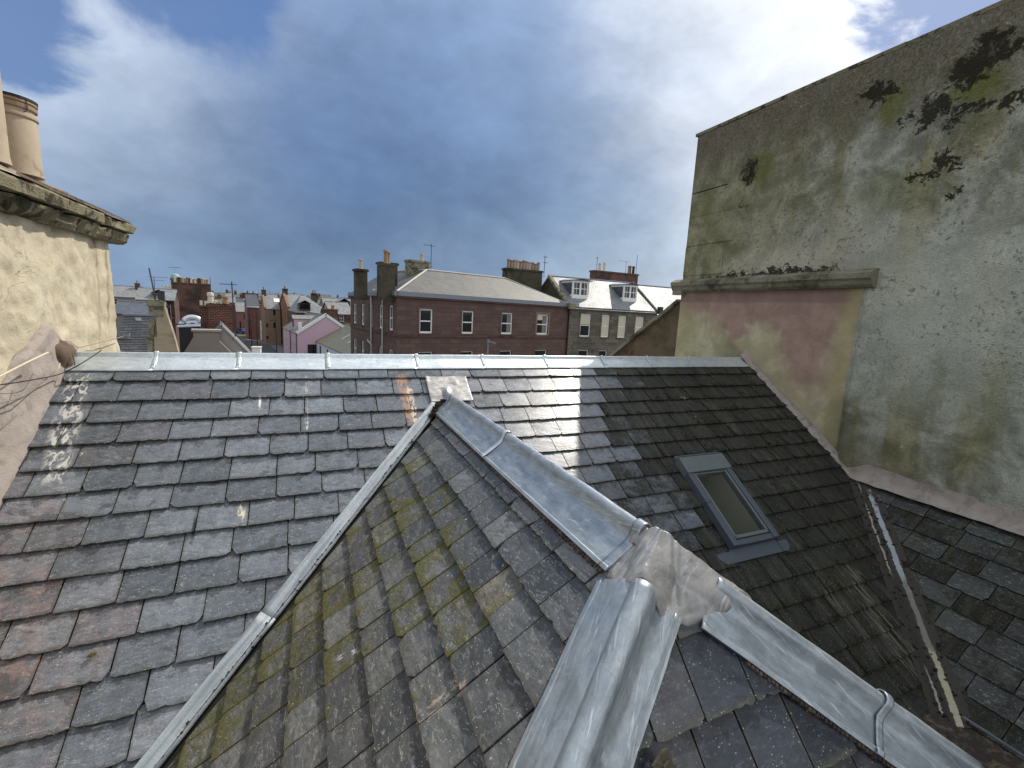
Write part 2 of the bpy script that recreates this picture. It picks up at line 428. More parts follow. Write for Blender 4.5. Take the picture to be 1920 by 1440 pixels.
simple('window_metal', C(96, 103, 113), 0.34, 0.10, 30, metallic=0.35, bump=0.05)
simple('window_cowl', C(118, 127, 130), 0.36, 0.15, 14, metallic=0.4, bump=0.05)
simple('pipe_white', C(176, 176, 172), 0.6)
simple('mortar_grey', C(158, 148, 144), 0.92, 0.22, 16, col2=C(128, 124, 112), bump=0.7, bd=0.012)
simple('mortar_pink', C(156, 147, 140), 0.9, 0.22, 12, col2=C(134, 124, 116), bump=0.6, bd=0.012)
simple('mortar_shadowed', C(96, 80, 68), 0.95, 0.12, 10, bump=0.5, bd=0.01)  # mortar darkened to brown for the shadow on the lump
simple('cornice_stone', C(128, 122, 98), 0.95, 0.35, 10, col2=C(64, 60, 46), thr=(0.50, 0.60), bump=0.9, bd=0.03)
simple('haunching', C(150, 136, 122), 0.9, 0.25, 9, col2=C(110, 100, 88), bump=0.6, bd=0.02)
simple('pot_buff', C(168, 154, 134), 0.85, 0.16, 12, col2=C(140, 122, 100), thr=(0.56, 0.66), bump=0.4)
simple('pot_rim', C(148, 128, 106), 0.8, 0.2, 14)
simple('pot_orange', C(140, 112, 88), 0.85, 0.25, 3)
simple('pot_pale', C(190, 184, 168), 0.85, 0.15, 3)
simple('rust_black', C(44, 38, 34), 0.7, 0.4, 20)
simple('cable_black', C(36, 34, 36), 0.6)
simple('cable_grey', C(120, 112, 106), 0.7)
simple('rope_cream', C(196, 186, 162), 0.85)
simple('nail_rust', C(100, 84, 72), 0.8, 0.3, 60)
simple('moss_tuft', C(112, 104, 52), 0.95, 0.5, 80)
simple('coping_lead', C(120, 128, 138), 0.5, 0.15, 3, metallic=0.3, bump=0.1)
simple('street_asphalt', C(66, 68, 74), 0.9, 0.12, 0.6)
simple('pavement_grey', C(104, 102, 98), 0.9, 0.15, 0.8)
simple('ground_mat', C(84, 84, 78), 0.95, 0.2, 0.05)
simple('white_paint', C(222, 224, 222), 0.6, 0.05, 2)
simple('dark_frame', C(48, 50, 54), 0.6, 0.05, 2)
simple('pink_render', C(192, 166, 180), 0.85, 0.06, 0.8, bump=0.2)
simple('white_render', C(202, 206, 216), 0.85, 0.06, 0.8, bump=0.2)
simple('grey_render', C(128, 120, 114), 0.9, 0.10, 0.9)
simple('buff_render', C(158, 144, 122), 0.9, 0.14, 1.6, col2=C(126, 116, 94), bump=0.4, bd=0.03)
simple('mossy_stone', C(130, 127, 108), 0.95, 0.35, 3, col2=C(64, 62, 46), bump=0.7, bd=0.04)
simple('copper_green', C(132, 158, 148), 0.6, 0.12, 3)
simple('stone_dark', C(74, 70, 58), 0.95, 0.35, 1.2, col2=C(44, 42, 34), bump=0.6, bd=0.05)
simple('stone_red_dark', C(96, 72, 64), 0.95, 0.3, 1.0, col2=C(60, 48, 42), bump=0.5, bd=0.04)
simple('surround_stone', C(122, 104, 92), 0.9, 0.16, 2)
simple('black_clad', C(30, 32, 36), 0.5, 0.2, 3)
simple('sheet_metal', C(150, 156, 164), 0.4, 0.2, 1.5, metallic=0.5)
simple('duct_metal', C(196, 202, 206), 0.35, 0.1, 3, metallic=0.7)
simple('car_blue', C(30, 42, 96), 0.3, 0.02, 2, spec=0.6, bump=0)
simple('car_dark', C(36, 36, 42), 0.3, 0.02, 2, spec=0.6, bump=0)
simple('tyre_black', C(22, 22, 22), 0.9)
simple('bark', C(128, 116, 100), 0.95, 0.2, 3)
simple('curtain', C(118, 116, 112), 0.9, 0.3, 6)
simple('blind', C(196, 190, 172), 0.9, 0.05, 4)
simple('plant_green', C(70, 82, 44), 0.9, 0.4, 20)
def glass_fn(T):
    p = T.pos(); n = T.noise(p, 1.2, 3)
    return {'Base Color': T._gain(C(24, 27, 30), 0.5 + n), 'Roughness': 0.05, 'Specular IOR Level': 0.5,
            'Normal': T.bump(n, 0.05, 0.02)}
material('pane_dark', glass_fn)
def glass2_fn(T):
    return {'Base Color': C(215, 222, 220), 'Roughness': 0.02, 'Transmission Weight': 1.0, 'IOR': 1.45}
material('skylight_glass', glass2_fn)

def masonry(name, ca, cb, joint, cw, ch, amp=0.3, jw=0.03, rough=0.9, bd=0.02, stain=None):
    """coursed masonry for far walls: too small in the picture to build stone by stone"""
    def fn(T):
        p = T.pos(); x, y, z = T.sep(p); nx, ny, nz = T.sep(T.nrm())
        s = x * ny.abs() + y * nx.abs() + (x + y) * 0.12
        n = T.node('ShaderNodeTexBrick'); T.put(n.inputs['Vector'], T.comb(s, z))
        n.offset = 0.5; n.inputs['Scale'].default_value = 1.0
        n.inputs['Brick Width'].default_value = cw; n.inputs['Row Height'].default_value = ch
        n.inputs['Mortar Size'].default_value = jw * ch; n.inputs['Mortar Smooth'].default_value = 0.2
        T.put(n.inputs['Color1'], ca); T.put(n.inputs['Color2'], cb); T.put(n.inputs['Mortar'], joint)
        c = S(T, n.outputs[0]); g = T.noise(p, 0.8, 6, 0.65, 0.4); f = T.noise(T.comb(s * 0.9, z * 6.0), 1.4, 5, 0.6)
        c = T._gain(c, 0.95 + (g - 0.5) * amp * 2 + (f - 0.5) * amp)
        if stain: c = T.mix(T.step(T.noise(p, 1.3, 6, 0.7, 0.5), 0.54, 0.66) * 0.8, c, stain)
        return {'Base Color': c, 'Roughness': rough, 'Specular IOR Level': 0.25, 'Normal': T.bump(S(T, n.outputs[1]) * -1.0 + g, 0.5, bd)}
    return material(name, fn)
masonry('red_sandstone', C(90, 73, 69), C(102, 84, 79), C(76, 62, 58), 0.95, 0.34, 0.25)
masonry('red_sandstone_far', C(118, 86, 80), C(132, 98, 88), C(100, 74, 68), 0.8, 0.3, 0.2)
masonry('grey_sandstone', C(92, 88, 80), C(116, 110, 98), C(74, 72, 66), 0.9, 0.32, 0.25, stain=C(66, 66, 64))
masonry('brown_harl', C(126, 108, 92), C(134, 116, 100), C(116, 100, 86), 2.0, 1.0, 0.15)
masonry('orange_stone', C(136, 102, 82), C(120, 88, 70), C(100, 78, 64), 0.8, 0.3, 0.3)
masonry('brick_red', C(104, 54, 44), C(66, 44, 40), C(120, 104, 92), 0.30, 0.11, 0.5, jw=0.14, stain=C(48, 42, 34))

def far_slate(name, ca, cb, rough=0.5, moss=None, lum=1.0, w=0.3, h=0.2):
    def fn(T):
        p = T.pos(); x, y, z = T.sep(p); nx, ny, nz = T.sep(T.nrm())
        hl = (nx * nx + ny * ny).pow(0.5).max(0.05)
        s = (x * ny - y * nx) / hl
        n = T.node('ShaderNodeTexBrick'); T.put(n.inputs['Vector'], T.comb(s, z * 1.6))
        n.offset = 0.5; n.inputs['Scale'].default_value = 1.0
        n.inputs['Brick Width'].default_value = w; n.inputs['Row Height'].default_value = h
        n.inputs['Mortar Size'].default_value = 0.012; n.inputs['Mortar Smooth'].default_value = 0.1
        T.put(n.inputs['Color1'], ca); T.put(n.inputs['Color2'], cb); T.put(n.inputs['Mortar'], C(52, 52, 52))
        c = S(T, n.outputs[0]); g = T.noise(p, 0.7, 6, 0.68, 0.6)
        c = T._gain(c, lum + (g - 0.5) * 0.7)
        if moss: c = T.mix(T.step(T.noise(T.comb(s, z * 0.5, 3.0), 0.9, 6, 0.7, 0.6), 0.42, 0.62) * 0.75, c, moss)
        return {'Base Color': c, 'Roughness': (g - 0.5) * 0.3 + rough, 'Specular IOR Level': 0.5, 'Normal': T.bump(g + S(T, n.outputs[1]) * -0.6, 0.5, 0.02)}
    return material(name, fn)
far_slate('far_slate_grey', C(112, 112, 114), C(136, 136, 136))
far_slate('far_slate_brown', C(70, 70, 67), C(92, 91, 86), moss=C(90, 89, 74))
far_slate('far_slate_wet', C(112, 116, 120), C(132, 136, 140), rough=0.55)
far_slate('far_slate_moss', C(92, 94, 84), C(112, 112, 98), moss=C(86, 90, 58))
far_slate('far_slate_dark', C(62, 64, 68), C(84, 86, 90), rough=0.4)

# ---- weathered render of the tall wall on the right: coordinates are y (along) and z (up)
def wall_fn(T):
    p = T.pos(); x, y, z = T.sep(p)
    Q = T.comb(y, z, 0.0)
    warp = T.noise(Q, 2.3, 5, 0.6, 0.4, color=True); wx, wy, _ = T.sep(warp)
    yy = y + (wx - 0.5) * 0.55; zz = z + (wy - 0.5) * 0.55
    w2 = T.noise(Q, 9.0, 6, 0.7, 0.8, color=True); ax, ay, _ = T.sep(w2)
    w3 = T.noise(Q, 24.0, 5, 0.75, 0.6, color=True); bx_, by_, _ = T.sep(w3)
    y2 = y + (ax - 0.5) * 0.46 + (wx - 0.5) * 0.25 + (bx_ - 0.5) * 0.14; z2 = z + (ay - 0.5) * 0.46 + (wy - 0.5) * 0.25 + (by_ - 0.5) * 0.14
    big = T.noise(Q, 0.9, 5, 0.6, 0.5); med = T.noise(Q, 3.4, 6, 0.66, 0.5); fine = T.noise(p, 42.0, 4, 0.7)
    agg = T.voro(p, 115.0); run = T.noise(T.comb(y * 3.2, z * 0.42, 1.0), 1.0, 6, 0.62, 0.25)
    def ell(cy, cz, ry, rz, soft=0.5, a=yy, b=zz):
        dd = (((a - cy) / ry).pow(2.0) + ((b - cz) / rz).pow(2.0)).pow(0.5)
        return T.step(dd, 1.0 + soft, 1.0 - soft)
    grey = T.mix(T.step(med, 0.34, 0.66), C(112, 114, 102), C(160, 162, 150))
    olive = T.mix(T.step(med, 0.35, 0.65), C(102, 100, 74), C(138, 134, 108))
    brown = C(84, 79, 68)
    # grey-green body, olive runs from the top, brown band under the coping
    col = T.mix(T.step(run + (big - 0.5) * 0.5, 0.42, 0.62), grey, olive)
    col = T.mix(T.step(y + (wx - 0.5) * 1.6, 3.3, 4.3) * T.step(z + (wy - 0.5), 0.5, 1.0) * 0.75, col, olive)
    col = T.mix(T.step(z + (run - 0.5) * 1.5, 1.7, 2.6) * 0.85, col, T.mix(T.step(fine, 0.4, 0.6), brown, C(106, 100, 86)))
    col = T.mix(ell(2.1, 0.35, 1.3, 0.65) * 0.7, col, C(170, 172, 160))
    col = T.mix(ell(2.2, -0.35, 1.2, 0.5) * 0.55, col, C(156, 160, 150))
    col = T.mix(ell(3.5, 1.0, 0.75, 0.34) * 0.5, col, C(162, 160, 148))
    col = T.mix(ell(4.3, 0.78, 0.8, 0.2) * 0.5, col, C(180, 172, 156))
    # sprinkled dark pitting of the roughcast
    pn = T.noise(p, 24.0, 6, 0.78, 0.3)
    pit = T.step(pn, 0.53, 0.62) * T.step(med + (big - 0.5), 0.36, 0.54)
    col = T.mix(pit * (T.step(z, -0.9, -0.2) * 0.5 + 0.2), col, C(74, 74, 60))
    col = T.mix(T.step(pn, 0.40, 0.33) * 0.35, col, C(196, 194, 178))
    # lower panel of smooth render between the ledge and the roof
    panel = T.step(y + (wx - 0.5) * 0.04, 3.14, 3.17) * T.step(z, 0.46, 0.45)
    cream = T.mix(T.step(med, 0.35, 0.65), C(158, 152, 122), C(176, 170, 144))
    cream = T.mix(T.step(T.noise(Q, 1.4, 5, 0.6, 0.6), 0.42, 0.62), cream, C(150, 142, 116))
    pink = T.mix(T.step(med, 0.4, 0.6), C(136, 114, 105), C(148, 124, 113))
    pk = ell(4.4, 0.25, 1.35, 0.27, 0.35).max(ell(3.68, -0.12, 0.34, 0.62, 0.30)).max(ell(4.75, 0.0, 0.28, 0.25, 0.35)).max(ell(3.3, -0.35, 0.2, 0.4, 0.7) * 0.6)
    pan = T.mix(pk * 0.95, cream, pink)
    yel = T.step(y, 5.3, 5.75) * T.step(z + (wy - 0.5) * 0.6, 0.3, -0.1)
    pan = T.mix(yel * 0.3, pan, C(158, 150, 96))
    pan = T.mix(T.step((y - 3.24).abs(), 0.16, 0.05) * 0.5, pan, C(146, 140, 96))
    pan = T.mix(T.step(z, 0.27, 0.30) * T.step(y, 3.2, 3.35) * 0.6, pan, C(118, 96, 92))
    # green smear along the old roof line
    ln = z - (y - 5.05) * 0.72 + 0.06
    band = T.step(ln + (wx - 0.5) * 0.12, 0.06, -0.02) * T.step(y, 5.0, 4.8)
    pan = T.mix(band * 0.85, pan, T.mix(T.step(med, 0.35, 0.65), C(120, 118, 90), C(138, 134, 110)))
    col = T.mix(panel, col, pan)
    low = T.step(z + (y - 3.0) * -0.72 + (wy - 0.5) * 0.8, -0.75, -1.45)
    col = T.mix(low * (T.step(y, 3.4, 3.1)) * 0.6, col, C(96, 94, 78))
    # yellow-green algae patches
    for (cy, cz, ry, rz, s_) in ((4.6, 2.05, 0.14, 0.22, 0.8), (3.15, 2.3, 0.12, 0.16, 0.9), (2.5, 2.2, 0.16, 0.14, 1.0), (5.55, 1.75, 0.20, 0.17, 0.5), (3.05, 1.45, 0.35, 0.2, 0.45), (5.3, 1.25, 0.3, 0.5, 0.35), (1.9, -0.7, 0.10, 0.5, 0.45), (2.35, -0.6, 0.07, 0.4, 0.4)):
        col = T.mix(ell(cy, cz, ry, rz, 0.5, y2, z2) * s_ * 0.8, col, C(92, 96, 44))
    # black moss growing out of cracks
    bl = None
    for (cy, cz, ry, rz) in ((3.38, 2.50, 0.11, 0.09), (3.25, 2.42, 0.16, 0.05), (2.55, 2.38, 0.12, 0.12), (2.45, 2.55, 0.11, 0.08), (2.70, 2.14, 0.10, 0.09), (2.36, 2.42, 0.08, 0.06), (2.86, 2.05, 0.05, 0.10),
                             (2.85, 2.12, 0.06, 0.14), (2.50, 2.02, 0.14, 0.04), (2.64, 1.93, 0.05, 0.08), (2.77, 1.50, 0.13, 0.035), (2.62, 1.62, 0.05, 0.10), (2.55, 1.55, 0.10, 0.03), (2.46, 1.33, 0.06, 0.03),
                             (2.25, 2.45, 0.10, 0.035), (2.2, 2.0, 0.08, 0.06), (2.22, 2.75, 0.03, 0.02), (4.82, 2.02, 0.12, 0.14), (4.85, 1.62, 0.09, 0.02), (4.95, 0.70, 0.10, 0.03),
                             (4.6, 0.64, 1.0, 0.035), (3.9, 0.67, 0.5, 0.028), (3.0, 2.12, 0.05, 0.05)):
        e = ell(cy, cz, ry, rz, 0.22, y2, z2); bl = e if bl is None else bl.max(e)
    bl = bl * T.step(fine + (med - 0.5) * 0.8, 0.30, 0.42)
    col = T.mix(bl * 0.93, col, C(34, 32, 24))
    col = T._gain(col, 1.20 + (fine - 0.5) * 0.75 * (panel * -0.75 + 1.0) + (agg - 0.3) * 0.35 * (panel * -0.8 + 1.0) + (run - 0.5) * 0.6 + (med - 0.5) * 0.3)
    rough = panel * -0.6 + 1.0
    h = (fine + agg * 0.8) * rough + med * 0.6 + bl * 0.8
    return {'Base Color': col, 'Roughness': 0.95, 'Specular IOR Level': 0.15, 'Normal': T.bump(h, 0.8, 0.012)}
material('weathered_render', wall_fn)

def harl_fn(T):
    p = T.pos(); x, y, z = T.sep(p)
    n = T.noise(p, 3.0, 6, 0.62, 0.6); f = T.noise(p, 18.0, 6, 0.68, 0.5); b = T.noise(p, 0.9, 4)
    c = T.mix(T.step(n, 0.35, 0.65), C(178, 168, 146), C(196, 187, 165))
    c = T.mix(T.step(f, 0.58, 0.68) * 0.30, c, C(140, 118, 86))
    c = T.mix(T.step(T.noise(T.comb(y * 5, z * 0.9, 0.0), 1.0, 6, 0.65), 0.50, 0.64) * T.step(y, 5.0, 5.5) * 0.75, c, C(118, 104, 76))
    ck = T.step((T.noise(T.scale(p, 1, 1.4, 3.0), 2.2, 5, 0.6, 0.9) - 0.5).abs(), 0.006, 0.002) * T.step(b, 0.58, 0.64)
    c = T.mix(ck * 0.5, c, C(112, 92, 68))
    return {'Base Color': c, 'Roughness': 0.95, 'Specular IOR Level': 0.15, 'Normal': T.bump(n * 0.4 + f * 0.7 - ck * 0.5, 0.7, 0.02)}
material('cream_harl', harl_fn)
def rear_gable_fn(T):
    p = T.pos(); x, y, z = T.sep(p)
    n = T.noise(p, 2.2, 6, 0.66, 0.6); f = T.noise(p, 20.0, 5, 0.7)
    c = T.mix(T.step(n, 0.4, 0.6), C(90, 84, 62), C(112, 96, 80))
    c = T.mix(T.step(T.noise(p, 7.0, 5, 0.7), 0.52, 0.62) * T.step(y, 6.6, 7.3) * 0.9, c, C(96, 56, 42))
    c = T.mix(T.step(f, 0.62, 0.70) * 0.5, c, C(150, 138, 116))
    return {'Base Color': c, 'Roughness': 0.95, 'Specular IOR Level': 0.15, 'Normal': T.bump(n + f, 0.8, 0.02)}
material('rear_gable', rear_gable_fn)

def valley_dirty(T):
    a, l, _ = T.sep(T.uv()); p = T.pos()
    n = T.noise(p, 9.0, 6, 0.7, 0.5); f = T.noise(p, 45.0, 4, 0.7); b = T.noise(T.comb(a * 3, l * 2.2, 0), 1.0, 3)
    x = a + (n - 0.5) * 0.20 + (f - 0.5) * 0.06
    strip = T.step((x - 0.63).abs(), 0.105, 0.085) * T.step(l + (n - 0.5) * 0.4, 0.10, 0.2)
    edge = T.step((x - 0.33).abs(), 0.03, 0.02) * T.step(b, 0.42, 0.50)
    dirt = T.mix(f, C(34, 31, 27), C(70, 66, 58))
    pale = T.mix(T.step(l, 0.75, 0.80), C(158, 166, 170), C(176, 172, 146))
    pale = T._gain(pale, 0.9 + (n - 0.5) * 0.7)
    worn = T.step(l + (n - 0.5) * 0.3, 0.50, 0.58) * T.step(l + (n - 0.5) * 0.1, 0.80, 0.76)
    pale = T.mix(worn * 0.75, pale, C(100, 90, 78))
    c = T.mix(strip, dirt, pale); c = T.mix(edge, c, C(170, 164, 150))
    return {'Base Color': c, 'Roughness': 0.75, 'Normal': T.bump(n + f + strip * 0.4, 0.8, 0.006)}
material('valley_dirty', valley_dirty)
simple('light_slate', C(140, 138, 134), 0.7, 0.2, 1.5)

def valley_left(T):
    l, a, _ = T.sep(T.uv()); p = T.pos()
    n = T.noise(p, 14.0, 6, 0.7, 0.5); f = T.noise(p, 60.0, 4, 0.7); c5 = T.noise(T.comb(l * 4.0, 0.0, 0.0), 1.0, 4, 0.6)
    col = T.mix(T.step(T.noise(T.comb(l * 2, a * 30, 0), 1.0, 5), 0.35, 0.65), C(120, 130, 138), C(160, 168, 174))
    col = T._gain(col, 0.92 + (n - 0.5) * 0.5)
    col = T.mix(T.step(n, 0.62, 0.72) * 0.35, col, C(128, 124, 116))
    x = a + (n - 0.5) * 0.012 + (f - 0.5) * 0.012
    wd = c5 * 0.016 - 0.0015
    crack = T.step((x - 0.004).abs() - wd, 0.003, -0.001)
    rim = T.step((x - 0.004).abs() - wd, 0.010, 0.003) * T.step(f, 0.4, 0.55)
    e2 = T.step(x, -0.086, -0.093) * T.step(f, 0.45, 0.55)
    col = T.mix(rim * 0.7, col, C(150, 112, 84)); col = T.mix(crack.max(e2), col, C(40, 32, 28))
    return {'Base Color': col, 'Metallic': 0.15, 'Roughness': 0.5, 'Normal': T.bump(n + f * 0.4 - crack * 1.2, 0.6, 0.006)}
material('zinc_valley2', valley_left)

# ------------------------------------------------------------------ foreground roofs
PITCH = radians(36); CS, SN, TN = cos(PITCH), sin(PITCH), tan(PITCH)
D0 = 4.5; ZM = -0.50                       # main ridge line (slate plane) at y = D0
XL, XR = -1.804, 5.533                     # faces of the left and right gable walls
XW, ZW = 1.124, -0.83                      # cross wing ridge (slate plane)
YA = D0 - (ZM - ZW) / TN                   # where that ridge meets the main slope
YJ, KJ = 1.17, 0.6                         # where the wing ridge ends, and plan slope of its hips
HT = TN / KJ; HP = math.atan(HT)           # steeper end slope
RP = radians(40)
NM = V((0, -SN, CS)); NL = V((-SN, 0, CS)); NR = V((SN, 0, CS)); NF = V((0, -sin(HP), cos(HP)))
NS = V((-sin(RP), 0, cos(RP)))             # side roof against the right wall
ZS = -1.60

def clip(poly, a, b, c):                   # keep a*u + b*v + c >= 0
    out = []
    for i in range(len(poly)):
        p, q = poly[i], poly[(i + 1) % len(poly)]
        dp = a * p[0] + b * p[1] + c; dq = a * q[0] + b * q[1] + c
        if dp >= 0: out.append(p)
        if (dp >= 0) != (dq >= 0):
            t = dp / (dp - dq); out.append((p[0] + (q[0] - p[0]) * t, p[1] + (q[1] - p[1]) * t))
    return out
def area(poly):
    return 0.5 * abs(sum(poly[i][0] * poly[(i + 1) % len(poly)][1] - poly[(i + 1) % len(poly)][0] * poly[i][1] for i in range(len(poly))))

def project(p):
    c = ROT.transposed() @ V(p)
    if c.z > -0.2: return None
    return (960 + FPX * c.x / -c.z, 720 - FPX * c.y / -c.z)

def slate_field(parent, mat, O, U, Dn, N, rows, u0, u1, widths, cuts, tintfn, seed, rise=0.020, th=0.009, rough=0.004, start=None, limit=300, gap=0.0068, holes=()):
    """courses of single slates; O + U*u + Dn*v + N*h; cuts(uc, vc) gives half planes in (u, v)"""
    rnd = random.Random(seed); items = []
    prev = rows[0] - (rows[1] - rows[0])
    for k, vl in enumerate(rows):
        vt = prev - 0.035
        u = u0 + (start if start is not None else 0) + (-(widths[0] + widths[1]) / 4 if k % 2 else 0) - 0.3 + rnd.uniform(-0.01, 0.01)
        while u < u1:
            w = rnd.uniform(*widths)
            a, b = u + gap / 2, u + w - gap / 2; u += w
            if b < u0 or a > u1: continue
            a = max(a, u0); b = min(b, u1)
            if b - a < 0.02: continue
            dv = rnd.uniform(-0.003, 0.003); sk = rnd.uniform(-0.004, 0.004) / 0.25
            n = max(4, int((b - a) / 0.022)); bot = []
            c0, c1 = rnd.random(), rnd.random()
            ph = rnd.uniform(0, 50)
            for i in range(n + 1):
                t = i / n; j = mnoise.noise(V((ph + t * 9, k, 0))) * rough * 1.4 + rnd.uniform(-rough, rough) * 0.45
                if i == 0: j -= c0 ** 5 * 0.05 + 0.001
                if i == n: j -= c1 ** 5 * 0.05 + 0.001
                if rnd.random() < 0.03: j -= rough * 1.6
                bot.append((a + (b - a) * t, vl + dv + sk * (a + (b - a) * t - (a + b) / 2) + j))
            side = lambda uu: [(uu + rnd.uniform(-0.0015, 0.0015), vt + (vl - vt) * q) for q in (0.0, 0.45, 0.8)]
            poly = side(a) + bot + list(reversed(side(b)))
            uc, vc = (a + b) / 2, (prev + vl) / 2
            for c in cuts(uc, vc):
                poly = clip(poly, *c)
                if len(poly) < 3: break
            if len(poly) < 3 or area(poly) < 0.0012: continue
            if any(h[0] < uc < h[1] and h[2] < vc < h[3] for h in holes): continue
            hh = rnd.uniform(-0.0015, 0.0015); roll = rnd.uniform(-0.004, 0.004)
            L = vl - vt
            top = []
            for q in poly:
                h = rise * (q[1] - vt) / L + hh + roll * (q[0] - uc) / 0.25
                top.append(O + U * q[0] + Dn * q[1] + N * (h - rise * 0.62))
            tint = tintfn(uc, vc, rnd)
            cen = sum(top, V()) / len(top)
            pr = project(cen)
            score = -1.0
            if pr and -60 < pr[0] < 1980 and -60 < pr[1] < 1500: score = area(poly) / cen.length_squared
            items.append((score, cen, top, poly, tint, [((q[0] - a) / (b - a), (q[1] - prev) / (vl - prev)) for q in poly]))
        prev = vl
    items.sort(key=lambda t: -t[0])
    flipn = U.cross(Dn).dot(N) > 0
    def emit(vs, fs, uvs, cen, top, poly, lo, los):
        los += list(lo) * 2
        k = len(vs); m = len(top)
        vs += [p - cen for p in top] + [p - N * th - cen for p in top]
        # keep the top face wound so that its normal points outwards
        ar = sum(poly[i][0] * poly[(i + 1) % m][1] - poly[(i + 1) % m][0] * poly[i][1] for i in range(m))
        ccw = (ar > 0) == flipn
        fs.append([k + i for i in (range(m) if ccw else reversed(range(m)))])
        for i in range(m):
            j = (i + 1) % m
            f = [k + j, k + i, k + m + i, k + m + j]
            fs.append(f if ccw else f[::-1])
        uvs += list(poly) * 2
    def finish(name, vs, fs, uvs, tints, cen, los):
        me = bpy.data.meshes.new(name); me.from_pydata([tuple(v) for v in vs], [], fs)
        me.materials.append(MATS[mat])
        ul = me.uv_layers.new(name='uv')
        idx = [l.vertex_index for l in me.loops]
        ul.data.foreach_set('uv', [c for i in idx for c in uvs[i]])
        ul2 = me.uv_layers.new(name='loc'); ul2.data.foreach_set('uv', [c for i in idx for c in los[i]])
        at_ = me.color_attributes.new('tint', 'FLOAT_COLOR', 'POINT')
        at_.data.foreach_set('color', [c for t in tints for c in t])
        o = bpy.data.objects.new(name, me); link(o, parent); o.location = cen - parent.location
        return o
    for sc_, cen, top, poly, tint, lo in items[:limit]:
        vs, fs, uvs, los = [], [], [], []
        emit(vs, fs, uvs, cen, top, poly, lo, los)
        finish('slate', vs, fs, uvs, [tint] * len(vs), cen, los)
    if len(items) > limit:
        vs, fs, uvs, tn, los = [], [], [], [], []
        c0 = items[limit][1].copy()
        for sc_, cen, top, poly, tint, lo in items[limit:]:
            emit(vs, fs, uvs, c0, top, poly, lo, los); tn += [tint] * (2 * len(top))
        o = finish('slate_courses', vs, fs, uvs, tn, c0, los); o['kind'] = 'stuff'

def smooth01(x, a, b):
    t = max(0.0, min(1.0, (x - a) / (b - a))); return t * t * (3 - 2 * t)

# ---- main slope
main_roof = thing('slate_roof', 'large grey slate roof slope running across below the long silver ridge flashing', 'roof', (1.8, D0, ZM))
VA = (D0 - YA) / CS
rows_main = [0.145, 0.288, 0.496, 0.694, 0.880, 1.073, 1.260, 1.441, 1.627]
while rows_main[-1] < 4.3: rows_main.append(rows_main[-1] + 0.187)
rows_main = rows_main[1:]
# right valley line on the main slope: from (5.50, YV0) heading at 45 degrees or so
VX0, VY0, VX1, VY1 = 5.50, 2.85, 4.19, 1.33
def main_cuts(u, v):
    c = [(1, 0, -(XL + 0.02)), (-1, 0, XR - 0.03)]
    g = 0.056
    if u < XW: c.append((-1, -CS, XW + VA * CS - g * 1.4))
    else: c.append((1, -CS, -XW + VA * CS - g * 1.4)) if v > VA else None
    # right valley
    v0, v1 = (D0 - VY0) / CS, (D0 - VY1) / CS
    dx, dv = VX1 - VX0, v1 - v0; L = sqrt(dx * dx + dv * dv)
    c.append((-dv / L, dx / L, (VX0 * dv - v0 * dx) / L - 0.055)) if v > v0 - 0.25 else None
    return [q for q in c if q]
def main_tint(u, v, r):
    right = smooth01(u + r.uniform(-0.3, 0.3) + 0.25 * (v - 0.8), 2.1, 3.7)
    red = 1 - smooth01(u + 1.5 + abs(v - 2.25) * 0.55 + r.uniform(-0.05, 0.05), 0.05, 0.75)
    left = 1 - smooth01(u, -1.7, -1.0)
    moss = 0.12 + right * r.uniform(0.25, 0.55)
    film = right * r.uniform(0.72, 1.05) + 0.28 * smooth01(u, 2.9, 3.9) + left * r.uniform(0.0, 0.42) * smooth01(v, 0.4, 1.0) + r.uniform(0, 0.12) - 0.06
    return (r.random(), moss, max(0.0, red) * 0.55 + (0.12 if r.random() < 0.12 else 0.0), max(0.0, film))
SK = (3.225, 3.785, 1.525, 2.42)               # skylight opening u0 u1 v0 v1
Om = V((0, D0, ZM)); Um = V((1, 0, 0)); Dm = V((0, -CS, -SN))
def main_cuts2(u, v):
    c = main_cuts(u, v)
    if SK[0] - 0.30 < u < SK[1] + 0.30 and SK[2] - 0.02 < v < SK[3] + 0.11:   # cut round the rooflight
        if u < (SK[0] + SK[1]) / 2: c.append((-1, 0, SK[0] + 0.02))
        else: c.append((1, 0, -SK[1] - 0.0))
    return c
slate_field(main_roof, 'slate_main', Om, Um, Dm, NM, rows_main, XL + 0.02, XR - 0.03, (0.250, 0.318), main_cuts2, main_tint, 11,
            start=0.09, holes=[(SK[0] + 0.06, SK[1] - 0.06, SK[2] + 0.0, SK[3] + 0.02)])
# ---- cross wing
wing_roof = thing('slate_roof', 'mossy slate roof of the cross wing ending in a steep dark hip towards the camera', 'roof', (XW, YA, ZW))
rows_w = [0.10, 0.271, 0.455, 0.641, 0.839, 1.012, 1.182, 1.369, 1.558]
while rows_w[-1] < 4.4: rows_w.append(rows_w[-1] + 0.187)
Ow = V((XW, 0, ZW))
def wl_cuts(u, v):
    # u = y; valley: y < YA - v*CS ; hip: y > YJ - KJ*v*CS
    return [(-1, -CS, YA - 0.075), (1, KJ * CS, -YJ)]
def wl_tint(u, v, r):
    m = 0.35 + 0.36 * smooth01(v, 0.25, 0.7) * (1 - smooth01(v, 2.2, 3.2) * 0.2)
    m -= 0.5 * (1 - smooth01(u + r.uniform(-.12, .12) - 0.35 * (v - 0.5), 1.10, 1.75))
    m = m if v > 0.35 else 0.12
    return (r.random(), max(0.05, m * r.uniform(0.75, 1.22)), (0.75 if r.random() < 0.05 else smooth01(v, .3, 1.0) * 0.22), r.uniform(0, 0.30))
